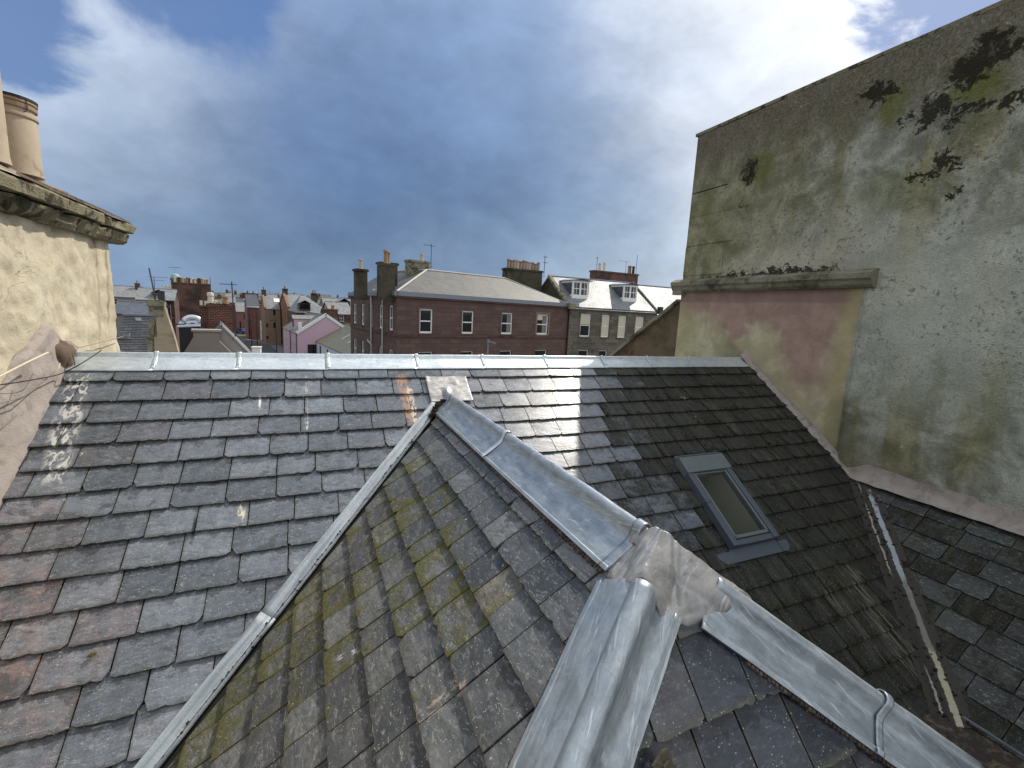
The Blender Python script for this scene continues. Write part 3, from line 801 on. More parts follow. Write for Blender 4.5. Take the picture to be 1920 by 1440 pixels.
# keep this field under the limit of parts by handling it apart from the hidden slope
slate_field(wing_roof, 'slate_wing', Ow, V((0, 1, 0)), V((-CS, 0, -SN)), NL, rows_w[1:], -1.2, 4.1, (0.165, 0.262), wl_cuts, wl_tint, 23, rise=0.021, th=0.010, rough=0.0045, limit=240)
slate_field(wing_roof, 'slate_wing', Ow, V((0, 1, 0)), V((CS, 0, -SN)), NR, rows_w[1:], -1.2, 4.1, (0.2, 0.262),
            lambda u, v: [(-1, -CS, YA - 0.05), (1, KJ * CS, -YJ), (0, -1, 3.35)], wl_tint, 24, limit=0)
# ---- steep hip end facing the camera
hip_roof = thing('slate_roof', 'small steep blue-black slate slope at the bottom between the two hip flashings', 'roof', (XW, YJ, ZW))
Oh = V((XW, YJ, ZW)); kf = cos(HP) / KJ       # half width gained per metre of slope
rows_h = [0.27, 0.50, 0.72, 0.95, 1.18, 1.42, 1.66, 1.9, 2.15]
slate_field(hip_roof, 'slate_hip', Oh, V((1, 0, 0)), V((0, -cos(HP), -sin(HP))), NF, rows_h, -2.4, 2.4, (0.15, 0.25),
            lambda u, v: [(1, kf, -0.02), (-1, kf, -0.02)], lambda u, v, r: (r.random(), r.uniform(0.05, 0.3), 0.25 if r.random() < .2 else 0.0, r.uniform(0, 0.1)), 31, rough=0.006, rise=0.022, th=0.010, limit=60)
# ---- side roof against the tall wall
side_roof = thing('slate_roof', 'dark lichened slate slope leaning against the foot of the tall rendered wall', 'roof', (XR, 1.5, ZS))
Os = V((XR, 0, ZS)); cR, sR, tR = cos(RP), sin(RP), tan(RP)
GX = 4.20                                     # edge of the gutter
vG = (XR - GX) / cR
def side_cuts(u, v):
    # valley in plan: from (VX0,VY0) to (VX1,VY1); y < line
    m = (VY0 - VY1) / (VX0 - VX1)
    # y - VY0 - m*(x - VX0) < -0.07 ; x = XR - v*cR
    return [(-1, -m * cR, VY0 + m * (XR - VX0) - 0.075), (0, -1, vG + 0.02)]
rows_s = [0.08, 0.24, 0.43, 0.62, 0.81, 1.0, 1.19, 1.38, 1.57, 1.75]
slate_field(side_roof, 'slate_side', Os, V((0, 1, 0)), V((-cR, 0, -sR)), NS, rows_s[1:], -1.6, 3.0, (0.25, 0.33), side_cuts,
            lambda u, v, r: (r.random(), r.uniform(0.25, 0.52), 0.2 * r.random(), r.uniform(0.15, 0.7)), 41, limit=120, rise=0.016)

# decks under the slates, so that no joint is see-through
def deck(parent, pts, th=0.03):
    m = MB(); m.slab(pts, th)
    for i in range(len(m.v)): m.v[i] = m.v[i] - parent.location
    return m.build('roof_deck', 'deck', parent)
dn = 0.022
off = lambda p, n, h=dn: V(p) - n * h
mp = lambda u, v, h=0.0: Om + Um * u + Dm * v + NM * h
sk_c = [(SK[0] + 0.09, SK[1] - 0.09, SK[2] + 0.1, SK[3] - 0.07)][0]
VE = 4.35
for (a, b, c, d) in ((XL, sk_c[0], 0, VE), (sk_c[1], XR, 0, VE), (sk_c[0], sk_c[1], 0, sk_c[2]), (sk_c[0], sk_c[1], sk_c[3], VE)):
    deck(main_roof, [mp(a, c, -dn), mp(b, c, -dn), mp(b, d, -dn), mp(a, d, -dn)])
deck(wing_roof, [off((XW, YA, ZW), NL), off((XW, YJ, ZW), NL), off((XW - 2.6, YJ - 2.6 * KJ, ZW - 2.6 * TN), NL), off((XW - 3.4, YJ - 2.6 * KJ, ZW - 3.4 * TN), NL), off((XW - 3.4, YA - 3.4, ZW - 3.4 * TN), NL)])
deck(wing_roof, [off((XW, YA, ZW), NR), off((XW + 2.75, YA - 2.75, ZW - 2.75 * TN), NR), off((XW + 2.75, YJ - 2.6 * KJ, ZW - 2.75 * TN), NR), off((XW + 2.6, YJ - 2.6 * KJ, ZW - 2.6 * TN), NR), off((XW, YJ, ZW), NR)])
deck(hip_roof, [off((XW, YJ, ZW), NF), off((XW - 2.4, YJ - 2.4 * KJ, ZW - 2.4 * TN), NF), off((XW + 2.4, YJ - 2.4 * KJ, ZW - 2.4 * TN), NF)])
deck(side_roof, [off((XR, 3.0, ZS), NS), off((XR, -1.6, ZS), NS), off((GX, -1.6, ZS - (XR - GX) * tR), NS), off((GX, 1.33, ZS - (XR - GX) * tR), NS)])

# rear slope of the main roof and the house wall below it (seen only from a step aside)
rs = thing('slate_roof', 'hidden rear slope of slates behind the long silver ridge flashing', 'roof', (1.8, D0 + 0.1, ZM))
m = MB(); Dr = V((0, CS, -SN)); Nr = V((0, SN, CS))
for k in range(20):
    a = Om + Dr * (0.05 + k * 0.19); b = Om + Dr * (0.05 + (k + 1) * 0.19)
    m.slab([V((XL, a.y, a.z)), V((XR, a.y, a.z)), V((XR, b.y, b.z)) + Nr * 0.014, V((XL, b.y, b.z)) + Nr * 0.014], 0.01)
m.v = [p - rs.location for p in m.v]
o = m.build('slate_courses', 'far_slate_grey', rs); o['kind'] = 'stuff'
hw = thing('house', 'rendered walls of the house under the slate roofs, below the camera', 'house', (1.8, 4.5, -9.5))
m = MB(); m.box(XL - 1.8, XR - 0.1 - 1.8, -3.2, 2.6, 0, 9.5 - 3.4); m.build('wall', 'grey_render', hw)

# ------------------------------------------------------------------ sheet-metal flashings
def frame_flash(P0, P1, dl, dr, wl, wr, roll, lift=0.012, nseg=24, seed=1, lip=0.010, wav=0.0018, flat=0.0, up=None, soft=0.0):
    """profile of wing, roll, wing swept from P0 to P1; dl, dr are the downhill directions of the two wings"""
    ax = (P1 - P0).normalized()
    upv = up or V((0, 0, 1)); upv = (upv - ax * upv.dot(ax)).normalized()
    nl = ax.cross(dl); nl = nl if nl.z > 0 else -nl
    nr = ax.cross(dr); nr = nr if nr.z > 0 else -nr
    prof = []                                      # (position, side)
    prof.append((dl * (wl + 0.004) + nl * (lift - lip), 0)); prof.append((dl * (wl + 0.004) + nl * (lift + 0.003), 0))
    prof.append((dl * (wl - 0.012) + nl * (lift + 0.006), 0)); prof.append((dl * (wl - 0.017) + nl * lift, 0))
    for t in (0.8, 0.6, 0.4, 0.25): prof.append((dl * (wl * t + roll * (1.0 - t * soft)) + nl * (lift + soft * roll * 1.0 * (1 - t) ** 1.3), 1))
    c = upv * (roll * 0.40 + lift)
    sl = (dl - upv * dl.dot(upv)).normalized(); sr = (dr - upv * dr.dot(upv)).normalized()
    prof.append((dl * (roll * 1.75) + nl * (lift + 0.001 + soft * roll * 1.0), 1)); prof.append((dl * (roll * 1.25) + nl * (lift + roll * 0.10 + soft * roll * 0.95), 2))
    for a in (4, 25, 47, 68, 90, 112, 133, 155, 176):
        r_ = radians(a); side = sl if a <= 90 else sr
        prof.append((c + side * (roll * abs(cos(r_))) + upv * (roll * sin(r_)), 2))
    prof.append((dr * (roll * 1.25) + nr * (lift + roll * 0.10), 2)); prof.append((dr * (roll * 1.75) + nr * (lift + 0.001), 1))
    for t in (0.25, 0.4, 0.6, 0.8): prof.append((dr * (wr * t + roll * 1.0) + nr * lift, 1))
    prof.append((dr * (wr - 0.017) + nr * lift, 0)); prof.append((dr * (wr - 0.012) + nr * (lift + 0.006), 0))
    prof.append((dr * (wr + 0.004) + nr * (lift + 0.003), 0)); prof.append((dr * (wr + 0.004) + nr * (lift - lip), 0))
    L = (P1 - P0).length; m = MB(); m.uvs = []
    for j in range(nseg + 1):
        t = j / nseg; base = P0 + (P1 - P0) * t; w = 0.0
        for i, (q, k_) in enumerate(prof):
            wob = mnoise.noise((base + q) * 7.0 + V((seed, 0, 0))) * wav * (2.2 if k_ == 1 else 1.0)
            m.v.append(base + q + (nl if i < len(prof) / 2 else nr) * wob)
            w += (prof[i][0] - prof[i - 1][0]).length if i else 0
            m.uvs.append((t * L, w))
    n = len(prof)
    for j in range(nseg):
        for i in range(n - 1):
            a = j * n + i; m.f.append([a, a + 1, a + n + 1, a + n])
    return m
def build_flash(m, name, mat, parent, thick=0.0022):
    me = bpy.data.meshes.new(name)
    off_ = m.v[0].copy()
    me.from_pydata([tuple(p - off_) for p in m.v], [], m.f); me.materials.append(MATS[mat])
    u = me.uv_layers.new(name='uv')
    for li, lp in enumerate(me.loops): u.data[li].uv = m.uvs[lp.vertex_index]
    bm = bmesh.new(); bm.from_mesh(me); bmesh.ops.recalc_face_normals(bm, faces=bm.faces)
    up = sum((f.normal.z * f.calc_area() for f in bm.faces))
    if up < 0: bmesh.ops.reverse_faces(bm, faces=bm.faces)
    for f in bm.faces: f.smooth = True
    for e in bm.edges:
        if len(e.link_faces) == 2 and e.calc_face_angle(0) > 0.7: e.smooth = False
    bm.to_mesh(me); bm.free()
    o = bpy.data.objects.new(name, me); link(o, parent); o.location = off_ - parent.location
    s = o.modifiers.new('solid', 'SOLIDIFY'); s.thickness = thick; s.offset = -1
    return o

ridge = thing('ridge_flashing', 'long bright silver metal ridge flashing along the top of the main slate slope', 'flashing', (XL + 0.1, D0, ZM))
RX = [XL + 0.10, -1.184, -0.602, 0.103, 0.916, 1.609, 2.35, 3.113, 3.787, 4.466, XR - 0.06]
RZ = ZM - 0.008
for i in range(len(RX) - 1):
    a, b = RX[i], RX[i + 1]
    jz = random.Random(i).uniform(-0.002, 0.002)
    m = frame_flash(V((a - 0.03, D0, RZ + jz)), V((b, D0, RZ - jz)), Dm, Dr, 0.172 - 0.0025 * i, 0.16, 0.017, lift=0.014, nseg=18, seed=i * 3.1)
    build_flash(m, 'ridge_sheet', 'zinc_new', ridge)
    if 0 < i:
        m = frame_flash(V((a - 0.014, D0, RZ + 0.0045)), V((a + 0.014, D0, RZ + 0.0045)), Dm, Dr, 0.155 - 0.0025 * i, 0.15, 0.0185, lift=0.0165, nseg=3, seed=50 + i, lip=0.004, wav=0.0006)
        build_flash(m, 'strap', 'zinc_new', ridge, 0.002)
        mm = MB(); c = V((a, D0, RZ)) + Dm * 0.11 + NM * 0.021; mm.lathe((0, 0, 0), [(0.006, 0), (0.006, 0.002), (0.003, 0.0035)], 8)
        q = NM.to_track_quat('Z', 'Y').to_matrix(); mm.v = [q @ p + c - ridge.location for p in mm.v]
        mm.build('rivet', 'zinc_grey', ridge)

wing_flash = thing('ridge_flashing', 'grey zinc roll-top flashing on the ridge of the cross wing, running towards the camera', 'flashing', (XW, YA, ZW))
dlw, drw = V((-CS, 0, -SN)), V((CS, 0, -SN))
WY = [YA + 0.01, YA - 0.16, 2.60, YJ + 0.09]
for i in range(3):
    m = frame_flash(V((XW, WY[i], ZW + 0.006)), V((XW, WY[i + 1] - 0.012, ZW + 0.004 + 0.002 * i)), dlw, drw, 0.188, 0.17, 0.028, nseg=int(14 + 30 * (WY[i] - WY[i + 1])), seed=9 + i, wav=0.0025, lift=0.016)
    build_flash(m, 'ridge_sheet', 'zinc_grey', wing_flash)
for i, y in enumerate((YA - 0.16, 2.60, YJ + 0.10)):
    w = (0.006, 0.019, 0.024)[i]
    m = frame_flash(V((XW, y + w, ZW + 0.011)), V((XW, y - w, ZW + 0.011)), dlw, drw, 0.190, 0.17, 0.0295, lift=0.019, nseg=4, seed=70 + i, lip=0.006, wav=0.0008)
    build_flash(m, 'strap', 'zinc_new' if i == 1 else 'zinc_grey', wing_flash, 0.003)
# pleated closure strip under the wing's lower edge
m = MB(); y = WY[0] - 0.1; k = 0
while y > YJ + 0.10:
    c = V((XW, y, ZW)) + dlw * (0.193 + 0.004 * (k % 2)) + NL * 0.007
    m.obox(c, dlw * 0.008, V((0, 0.0058, 0)), NL * 0.008); y -= 0.0165; k += 1
m.v = [p - wing_flash.location for p in m.v]
o = m.build('pleated_strip', 'gutter_dirt', wing_flash); o['kind'] = 'stuff'

HD1 = V((-1, -KJ, -TN)).normalized(); HD2 = V((1, -KJ, -TN)).normalized()
J = V((XW, YJ, ZW))
fdn = V((0, -cos(HP), -sin(HP)))
def perp_down(axis, n):                      # downhill direction in the plane with normal n, square to axis
    d = axis.cross(n).normalized()
    return d
def hip_flash(name, label, axis, nA, nB, s0, s1, joints, w, roll, sx):
    t = thing(name, label, 'flashing', J + axis * s0)
    dA = perp_down(axis, nA); dB = perp_down(axis, nB)
    # make each point away from the other plane
    if dA.dot(nB) < 0: pass
    if (J + axis * .5 + dA * .2 - (J + axis * .5)).dot(nB) > 0: dA = -dA
    if dB.dot(nA) > 0: dB = -dB
    bis = (nA + nB).normalized()
    cuts_ = [s0] + joints + [s1]
    for i in range(len(cuts_) - 1):
        a, b = cuts_[i], cuts_[i + 1]
        m = frame_flash(J + axis * a + bis * 0.004, J + axis * (b + 0.01) + bis * (0.006 if i else 0.004), dA, dB, w[0], w[1], roll, lift=0.014, nseg=int(12 + 40 * (b - a)), seed=100 + i + sx, wav=0.004, up=bis, soft=0.75 if sx == 0 else 0.0)
        build_flash(m, 'hip_sheet', 'zinc_grey', t)
    for s_ in joints:
        m = frame_flash(J + axis * (s_ - 0.014) + bis * 0.008, J + axis * (s_ + 0.014) + bis * 0.008, dA, dB, w[0] + 0.004, w[1] + 0.004, roll + 0.003, lift=0.018, nseg=4, seed=120, lip=0.014, wav=0.0008, up=bis)
        build_flash(m, 'strap', 'zinc_grey', t, 0.004)
    m = MB(); s_ = s0 + 0.2; k = 0
    while s_ < s1:
        for dd, nn, ww in ((dB, nB, w[1]), (dA, nA, w[0])):
            m.obox(J + axis * s_ + dd * (ww + 0.006 + 0.003 * (k % 2)) + nn * 0.006, dd * 0.006, axis * 0.006, nn * 0.007)
        s_ += 0.0165; k += 1
    m.v = [p - t.location for p in m.v]
    o = m.build('pleated_strip', 'gutter_dirt', t); o['kind'] = 'stuff'
    return t
hip_flash('hip_flashing', 'broad zinc hip flashing with a fat roll running down from the lead cap', HD1, NL, NF, 0.16, 2.6, [], (0.172, 0.135), 0.042, 0)
hip_flash('hip_flashing', 'straight zinc hip flashing with one strap, descending to the bottom right corner', HD2, NR, NF, 0.215, 1.315, [0.93], (0.14, 0.150), 0.029, 7)

# crumpled lead cap where ridge and hips meet
def roof_h(x, y):
    return min(ZW - (x - XW) * TN, ZW + (x - XW) * TN, ZW + (y - YJ) * HT)
def seg_dist(x, y, ax, ay, bx, by):
    dx, dy = bx - ax, by - ay; t = max(0, min(1, ((x - ax) * dx + (y - ay) * dy) / (dx * dx + dy * dy)))
    return sqrt((x - ax - dx * t) ** 2 + (y - ay - dy * t) ** 2)
def cap_h(x, y):
    z = roof_h(x, y)
    d1 = seg_dist(x, y, XW, YJ, XW, YJ + 2)
    d2 = seg_dist(x, y, XW, YJ, XW - 1, YJ - KJ); d3 = seg_dist(x, y, XW, YJ, XW + 1, YJ - KJ)
    b = 0.0
    for d, r, hgt in ((d1, 0.043, 0.034), (d2, 0.060, 0.064), (d3, 0.048, 0.053)):
        t = max(0.0, 1 - (d / (r * 1.25)) ** 2); b = max(b, hgt * t ** 0.55)
    z += 0.025 + b
    q = V((x * 8, y * 8, 0.3))
    z += fbm(q, 0.8, 4, 3.0) * 0.007
    for sc_, am in ((6.0, 0.03), (14.0, 0.035)):
        fold = abs(n3(V((x, y, 0)), sc_, 5.0)); z += max(0, 0.08 - fold) * am
    # torn pucker in front of the apex
    e = seg_dist(x, y, XW + 0.06, YJ + 0.02, XW - 0.015, YJ - 0.10)
    z += 0.016 * math.exp(-(e / 0.02) ** 2) - 0.010 * math.exp(-(seg_dist(x, y, XW + 0.045, YJ - 0.02, XW - 0.03, YJ - 0.12) / 0.008) ** 2)
    return z
cap_front = [on_plane(px, py, J, NF) for px, py in ((1240, 1172), (1290, 1180), (1330, 1166), (1367, 1160))]
outline = [(0.965, YJ + 0.095), (0.935, YJ - 0.02), (1.000, YJ - 0.105)] + [(p.x, p.y) for p in cap_front] + [(1.46, YJ - 0.16), (1.44, YJ + 0.0), (1.30, YJ + 0.10), (XW, YJ + 0.115)]
cx, cy = XW + 0.03, YJ + 0.0
angs = sorted(((atan2(y - cy, x - cx)) % (2 * pi), sqrt((x - cx) ** 2 + (y - cy) ** 2)) for x, y in outline)
def rmax(a):
    a %= 2 * pi
    # straight edges between outline corners
    n = len(angs)
    for i in range(n):
        a0, r0 = angs[i]; a1, r1 = angs[(i + 1) % n]
        if i == n - 1: a1 += 2 * pi
        aa = a if a >= a0 or i < n - 1 else a + 2 * pi
        if a0 <= aa <= a1:
            x0, y0, x1, y1 = r0 * cos(a0), r0 * sin(a0), r1 * cos(a1), r1 * sin(a1)
            dx, dy = x1 - x0, y1 - y0; den = cos(aa) * dy - sin(aa) * dx
            return (x0 * dy - y0 * dx) / den if abs(den) > 1e-9 else r0
    return angs[0][1]
cap = MB(); NA, NRr = 150, 42
cap.v.append(V((cx, cy, cap_h(cx, cy)))); cap.uvs = [(cx, cy)]
for j in range(1, NRr + 1):
    for i in range(NA):
        a = 2 * pi * i / NA; r = rmax(a) * (1 + 0.02 * mnoise.noise(V((cos(a) * 6, sin(a) * 6, 0)))) * j / NRr
        x, y = cx + r * cos(a), cy + r * sin(a); z = cap_h(x, y)
        if j == NRr: z -= 0.022
        elif j == NRr - 1: z -= 0.010
        cap.v.append(V((x, y, z))); cap.uvs.append((x, y))
for i in range(NA): cap.f.append([0, 1 + i, 1 + (i + 1) % NA])
for j in range(NRr - 1):
    for i in range(NA):
        a = 1 + j * NA + i; b = 1 + j * NA + (i + 1) % NA; cap.f.append([a, a + NA, b + NA, b])
lead = thing('lead_cap', 'crumpled old lead cap dressed over the junction of the wing ridge and its hips', 'flashing', J)
build_flash(cap, 'lead_sheet', 'lead_old', lead, 0.003)
for px, py in ((1222, 1110), (1190, 1010)):
    h = on_plane(px, py, J + V((0, 0, 0.06)), NL if px < 1300 else NF)
    z = cap_h(h.x, h.y); mm = MB()
    mm.lathe(V((h.x, h.y, z)) - J, [(0.007, -0.002), (0.007, 0.002), (0.004, 0.004)], 10); mm.build('nail_head', 'nail_rust', lead)

# apex sheet where the wing ridge dies into the main slope
apx = thing('apex_sheet', 'small square lead sheet with wavy stains at the head of the cross wing ridge', 'flashing', mp(1.1, 0.3))
def apex_fn(i, j):
    u = 0.955 + (1.36 - 0.955) * i; v = 0.293 + 0.33 * j
    base = mp(u, v, 0.020 + 0.003 * n3(V((u * 9, v * 9, 0)), 1, 2))
    h = ZW - abs(base.x - XW) * TN
    if base.z < h + 0.014: base.z = h + 0.016
    d = abs(base.x - XW); inn = max(0, 1 - (d / 0.045) ** 2) * smooth01(v, 0.42, 0.52)
    base.z += 0.035 * inn; base.z += 0.012 * max(0, n3(V((u * 5, v * 5, 0)), 2.2, 8)) * (1 - inn)
    return base
m = MB(); m.grid(apex_fn, 36, 28); m.uvs = [(p.x, p.y) for p in m.v]
build_flash(m, 'lead_sheet', 'lead_old', apx, 0.003)

# left valley lining
valley = thing('valley_flashing', 'long pale zinc valley strip with rusty debris, between main slope and mossy wing', 'flashing', (XW, YA, ZW))
def vly(off_u, off_n, s):                    # point along valley: s = horizontal run; off_u to the left on the main slope
    b = V((XW - s, YA - s, ZW - s * TN))
    return b
vd = V((-1, -1, -TN)).normalized()
aM = NM.cross(vd).normalized(); aM = aM if aM.x < 0 else -aM          # across, on the main slope
aW = NL.cross(vd).normalized(); aW = aW if aW.y < 0 else -aW          # across, on the wing slope
def valley_sheet(s0, s1, lift, seed):
    P0 = V((XW - s0, YA - s0, ZW - s0 * TN)); P1 = V((XW - s1, YA - s1, ZW - s1 * TN))
    m = MB(); m.uvs = []; n = int(10 + 22 * (s1 - s0)); offs = [(-0.094, 0.002), (-0.090, 0.012), (-0.085, 0.011), (-0.05, 0.010), (-0.02, 0.010), (-0.004, 0.012), (0.0, 0.004), (0.004, 0.016), (0.02, 0.017), (0.030, 0.018), (0.034, 0.004)]
    for j in range(n + 1):
        b = P0 + (P1 - P0) * (j / n); w = 1 + 0.25 * mnoise.noise(V((j * 0.4, seed, 0)))
        for o_, h_ in offs:
            if o_ < 0: p = b + aM * (-o_) + NM * (h_ + lift)
            else: p = b + aW * (o_ * w) + NL * (h_ + lift)
            p += V((0, 0, 0.0015)) * mnoise.noise(p * 9)
            m.v.append(p); m.uvs.append(((P1 - P0).length * j / n, o_))
    k = len(offs)
    for j in range(n):
        for i in range(k - 1): a = j * k + i; m.f.append([a, a + 1, a + k + 1, a + k])
    return m
for a, b, l in ((0.07, 1.38, 0.008), (1.37, 3.3, 0.010)):
    build_flash(valley_sheet(a, b, l, a), 'valley_sheet', 'zinc_valley2', valley)
m = MB(); rnd = random.Random(5); s_ = 0.05
while s_ < 2.4:
    s_ += rnd.uniform(0.004, 0.014)
    dens = 0.35 + 0.9 * max(0, mnoise.noise(V((s_ * 6, 1, 0)))) + (1.2 if s_ < 0.22 else 0)
    if rnd.random() > dens * 1.7: continue
    sz = rnd.uniform(0.003, 0.008) * (1.5 if s_ < 0.2 else 1) * (0.7 + dens)
    b = V((XW - s_, YA - s_, ZW - s_ * TN)) + aW * rnd.uniform(-0.002, 0.014) + V((0, 0, 0.026))
    ax = V((rnd.uniform(-1, 1), rnd.uniform(-1, 1), rnd.uniform(-.3, .3))).normalized(); ay = ax.cross(V((0, 0, 1))).normalized()
    m.obox(b, ax * sz * 1.6, ay * sz * 0.8, V((0, 0, sz * 0.5)))
m.v = [p - valley.location for p in m.v]
o = m.build('debris', 'debris', valley); o['kind'] = 'stuff'

# right valley: wide, painted, peeling, full of dirt
rv = thing('valley_flashing', 'dirty valley strip with peeling pale paint, between the dark slope and the side roof', 'flashing', (VX0, VY0, -1.7))
def rv_fn(i, j):
    x = VX0 + 0.03 + (VX1 - 0.10 - VX0) * j; y = VY0 + 0.03 + (VY1 - VY0 - 0.10) * j
    across = (i - 0.5) * 0.21
    nx, ny = -(VY1 - VY0), (VX1 - VX0); L = sqrt(nx * nx + ny * ny); nx, ny = nx / L, ny / L
    x += nx * across; y += ny * across
    zm_ = ZM - (D0 - y) * TN; zs_ = ZS - (XR - x) * tR
    z = max(zm_, zs_) + 0.004 + 0.010 * fbm(V((x * 5, y * 5, 0)), 1, 3, 4)
    z += 0.030 * math.exp(-((across - 0.0) / 0.05) ** 2)
    return (x, y, z)
m = MB(); m.grid(rv_fn, 20, 120); uvl = [(i / 20, j / 120) for j in range(121) for i in range(21)]
m.uvs = uvl; build_flash(m, 'valley_sheet', 'valley_dirty', rv, 0.003)

m = MB(); rnd = random.Random(15)
for k in range(130):
    j = rnd.random(); i = min(1, max(0, rnd.gauss(0.36, 0.12) if rnd.random() < .7 else rnd.gauss(.82, .06))); p = V(rv_fn(i, j)); sz = rnd.uniform(.003, .010)
    ax = V((rnd.uniform(-1, 1), rnd.uniform(-1, 1), rnd.uniform(-.4, .4))).normalized(); ay = ax.cross(V((0, 0, 1))).normalized()
    m.obox(p + V((0, 0, .004)), ax * sz * 1.4, ay * sz * .8, V((0, 0, sz * .5)))
m.v = [p - rv.location for p in m.v]; o = m.build('grit', 'debris', rv); o['kind'] = 'stuff'

# box gutter between wing and side roof
gut = thing('box_gutter', 'grimy lined box gutter at the foot of the dark side roof', 'gutter', (4.0, 0.5, -2.9))
m = MB()
gz = ZS - (XR - GX) * tR - 0.03
m.grid(lambda i, j: (3.78 + 0.46 * i, 1.45 - 2.9 * j, gz + 0.02 * fbm(V((i * 2, j * 12, 0)), 1, 4) + 0.05 * abs(i - 0.4) ** 1.5), 10, 60)
m.v = [p - gut.location for p in m.v]; m.build('gutter_lining', 'gutter_dirt', gut, smooth=True)
m = MB(); m.box(GX - 0.0, GX + 0.02, -1.5, 1.30, gz + 0.0, gz + 0.05); m.v = [p - gut.location for p in m.v]; m.build('lead_edge', 'zinc_grey', gut)

# ------------------------------------------------------------------ rooflight
sky_w = thing('skylight', 'narrow grey metal rooflight with dark glass set in the mossy slates', 'skylight', mp((SK[0] + SK[1]) / 2, SK[2]))
qm = Matrix((Um, Dm, NM)).transposed()                         # columns: across, downslope, normal
def sk_part(name, boxes, mat, parent=sky_w, bev=0.003):
    m = MB()
    for (a, b, c, d, e, f) in boxes: m.box(a, b, c, d, e, f)
    m.v = [qm @ p + Om - sky_w.location for p in m.v]
    m.f = [list(reversed(f)) for f in m.f]
    o = m.build(name, mat, parent, center=False)
    if bev:
        b_ = o.modifiers.new('bev', 'BEVEL'); b_.width = bev; b_.segments = 2
    return o
a, b, c, d = SK
sk_part('side_cladding', [(a, a + 0.062, c + 0.05, d - 0.0, 0.0, 0.075)], 'window_metal')
sk_part('side_cladding', [(b - 0.062, b, c + 0.05, d - 0.0, 0.0, 0.075)], 'window_metal')
sk_part('side_cladding', [(a + 0.0625, a + 0.070, c + 0.16, d - 0.015, 0.0, 0.066), (a + 0.0, a + 0.062, c + 0.48, c + 0.484, 0.0, 0.077)], 'black_clad', bev=0)
sk_part('top_hood', [(a - 0.004, b + 0.004, c - 0.01, c + 0.165, 0.0, 0.088)], 'window_cowl')
sk_part('top_hood', [(a - 0.004, b + 0.004, c - 0.055, c - 0.014, 0.0, 0.050), (a + 0.02, b - 0.0, c - 0.030, c - 0.018, 0.05, 0.083)], 'window_metal')
sk_part('sash', [(a + 0.072, a + 0.092, c + 0.167, d - 0.055, 0.0, 0.070), (b - 0.092, b - 0.072, c + 0.167, d - 0.055, 0.0, 0.070), (a + 0.072, b - 0.072, d - 0.085, d - 0.055, 0.0, 0.070), (a + 0.095, b - 0.095, c + 0.168, c + 0.185, 0.0, 0.062)], 'window_cowl')
sk_part('bottom_cladding', [(a + 0.060, b - 0.060, d - 0.050, d + 0.0, 0.0, 0.058)], 'window_metal')
sk_part('pane', [(a + 0.093, b - 0.093, c + 0.17, d - 0.086, 0.052, 0.058)], 'skylight_glass', bev=0)
sk_part('apron', [(a - 0.005, b + 0.005, d + 0.002, d + 0.115, -0.004, 0.006)], 'window_metal', bev=0.001)
def sk_poly(name, pts, mat):
    m = MB(); m.slab([mp(u, v, h) - sky_w.location for u, v, h in pts], 0.004); return m.build(name, mat, sky_w)
sk_poly('apron', [(a - 0.17, d + 0.02, 0.006), (a - 0.008, d + 0.02, 0.009), (a - 0.008, d + 0.115, 0.009), (a - 0.11, d + 0.115, 0.006), (a - 0.17, d + 0.06, 0.006)], 'window_metal')
sk_poly('apron', [(b + 0.008, d + 0.02, 0.009), (b + 0.13, d + 0.02, 0.006), (b + 0.13, d + 0.07, 0.006), (b + 0.08, d + 0.115, 0.006), (b + 0.008, d + 0.115, 0.009)], 'window_metal')
# shaft walls and pale reveal; floor raised and pale to lighten the pane
sk_part('window_shaft', [(a + 0.085, a + 0.095, c + 0.12, d - 0.07, -0.30, 0.0), (a + 0.095, b - 0.095, c + 0.10, c + 0.12, -0.55, 0.0), (a + 0.095, b - 0.095, d - 0.075, d - 0.065, -0.55, 0.0), (a - 0.2, b + 0.2, c, d + 0.1, -0.34, -0.30)], 'grey_render', bev=0)
sk_part('window_shaft', [(b - 0.095, b - 0.085, c + 0.12, d - 0.07, -0.55, 0.0)], 'blind', bev=0)

# ------------------------------------------------------------------ tall rendered wall on the right
rw = thing('rendered_wall', 'tall weathered grey rendered gable wall filling the right side, stained and mossy', 'wall', (XR, 2.0, -9.5))
m = MB()
YE = 5.88; ZT = 2.86
def rw_fn(i, j):
    y = YE - (YE + 3.4) * i; z = -3.2 + (ZT - 0.03 + 3.2) * j
    q = V((0, y, z)); d = 0.018 * fbm(q, 0.9, 3, 2) + 0.006 * fbm(q, 5, 4, 3)
    # panel below the ledge is set back a little; step at its edge
    if z < 0.45 and y > 3.14: d += 0.0
    else: d -= 0.022
    if i < 0.004: d = 0.0
    return (XR + d, y, z)
m.grid(rw_fn, 190, 130)
for p in list(m.v): pass
k = len(m.v)
m.box(XR + 0.05, XR + 0.75, -3.4, YE, -9.5, ZT - 0.03)
m.quad((XR + 0.0, YE, -3.2), (XR + 0.0, YE, ZT - 0.03), (XR + 0.052, YE, ZT - 0.03), (XR + 0.052, YE, -3.2))
m.v = [p - rw.location for p in m.v]; m.build('wall', 'weathered_render', rw, smooth=False)
# coping stones along the top
rnd = random.Random(3); y = YE + 0.03
while y > -3.4:
    L = rnd.uniform(0.62, 0.9); m = MB(); dz = rnd.uniform(-0.004, 0.006); dx = rnd.uniform(-0.006, 0.006)
    m.box(XR - 0.022 + dx, XR + 0.80, y - L + 0.004, y, ZT - 0.03 + dz, ZT + 0.012 + dz)
    m.v = [p - rw.location for p in m.v]; m.build('coping_stone', 'cornice_stone', rw); y -= L
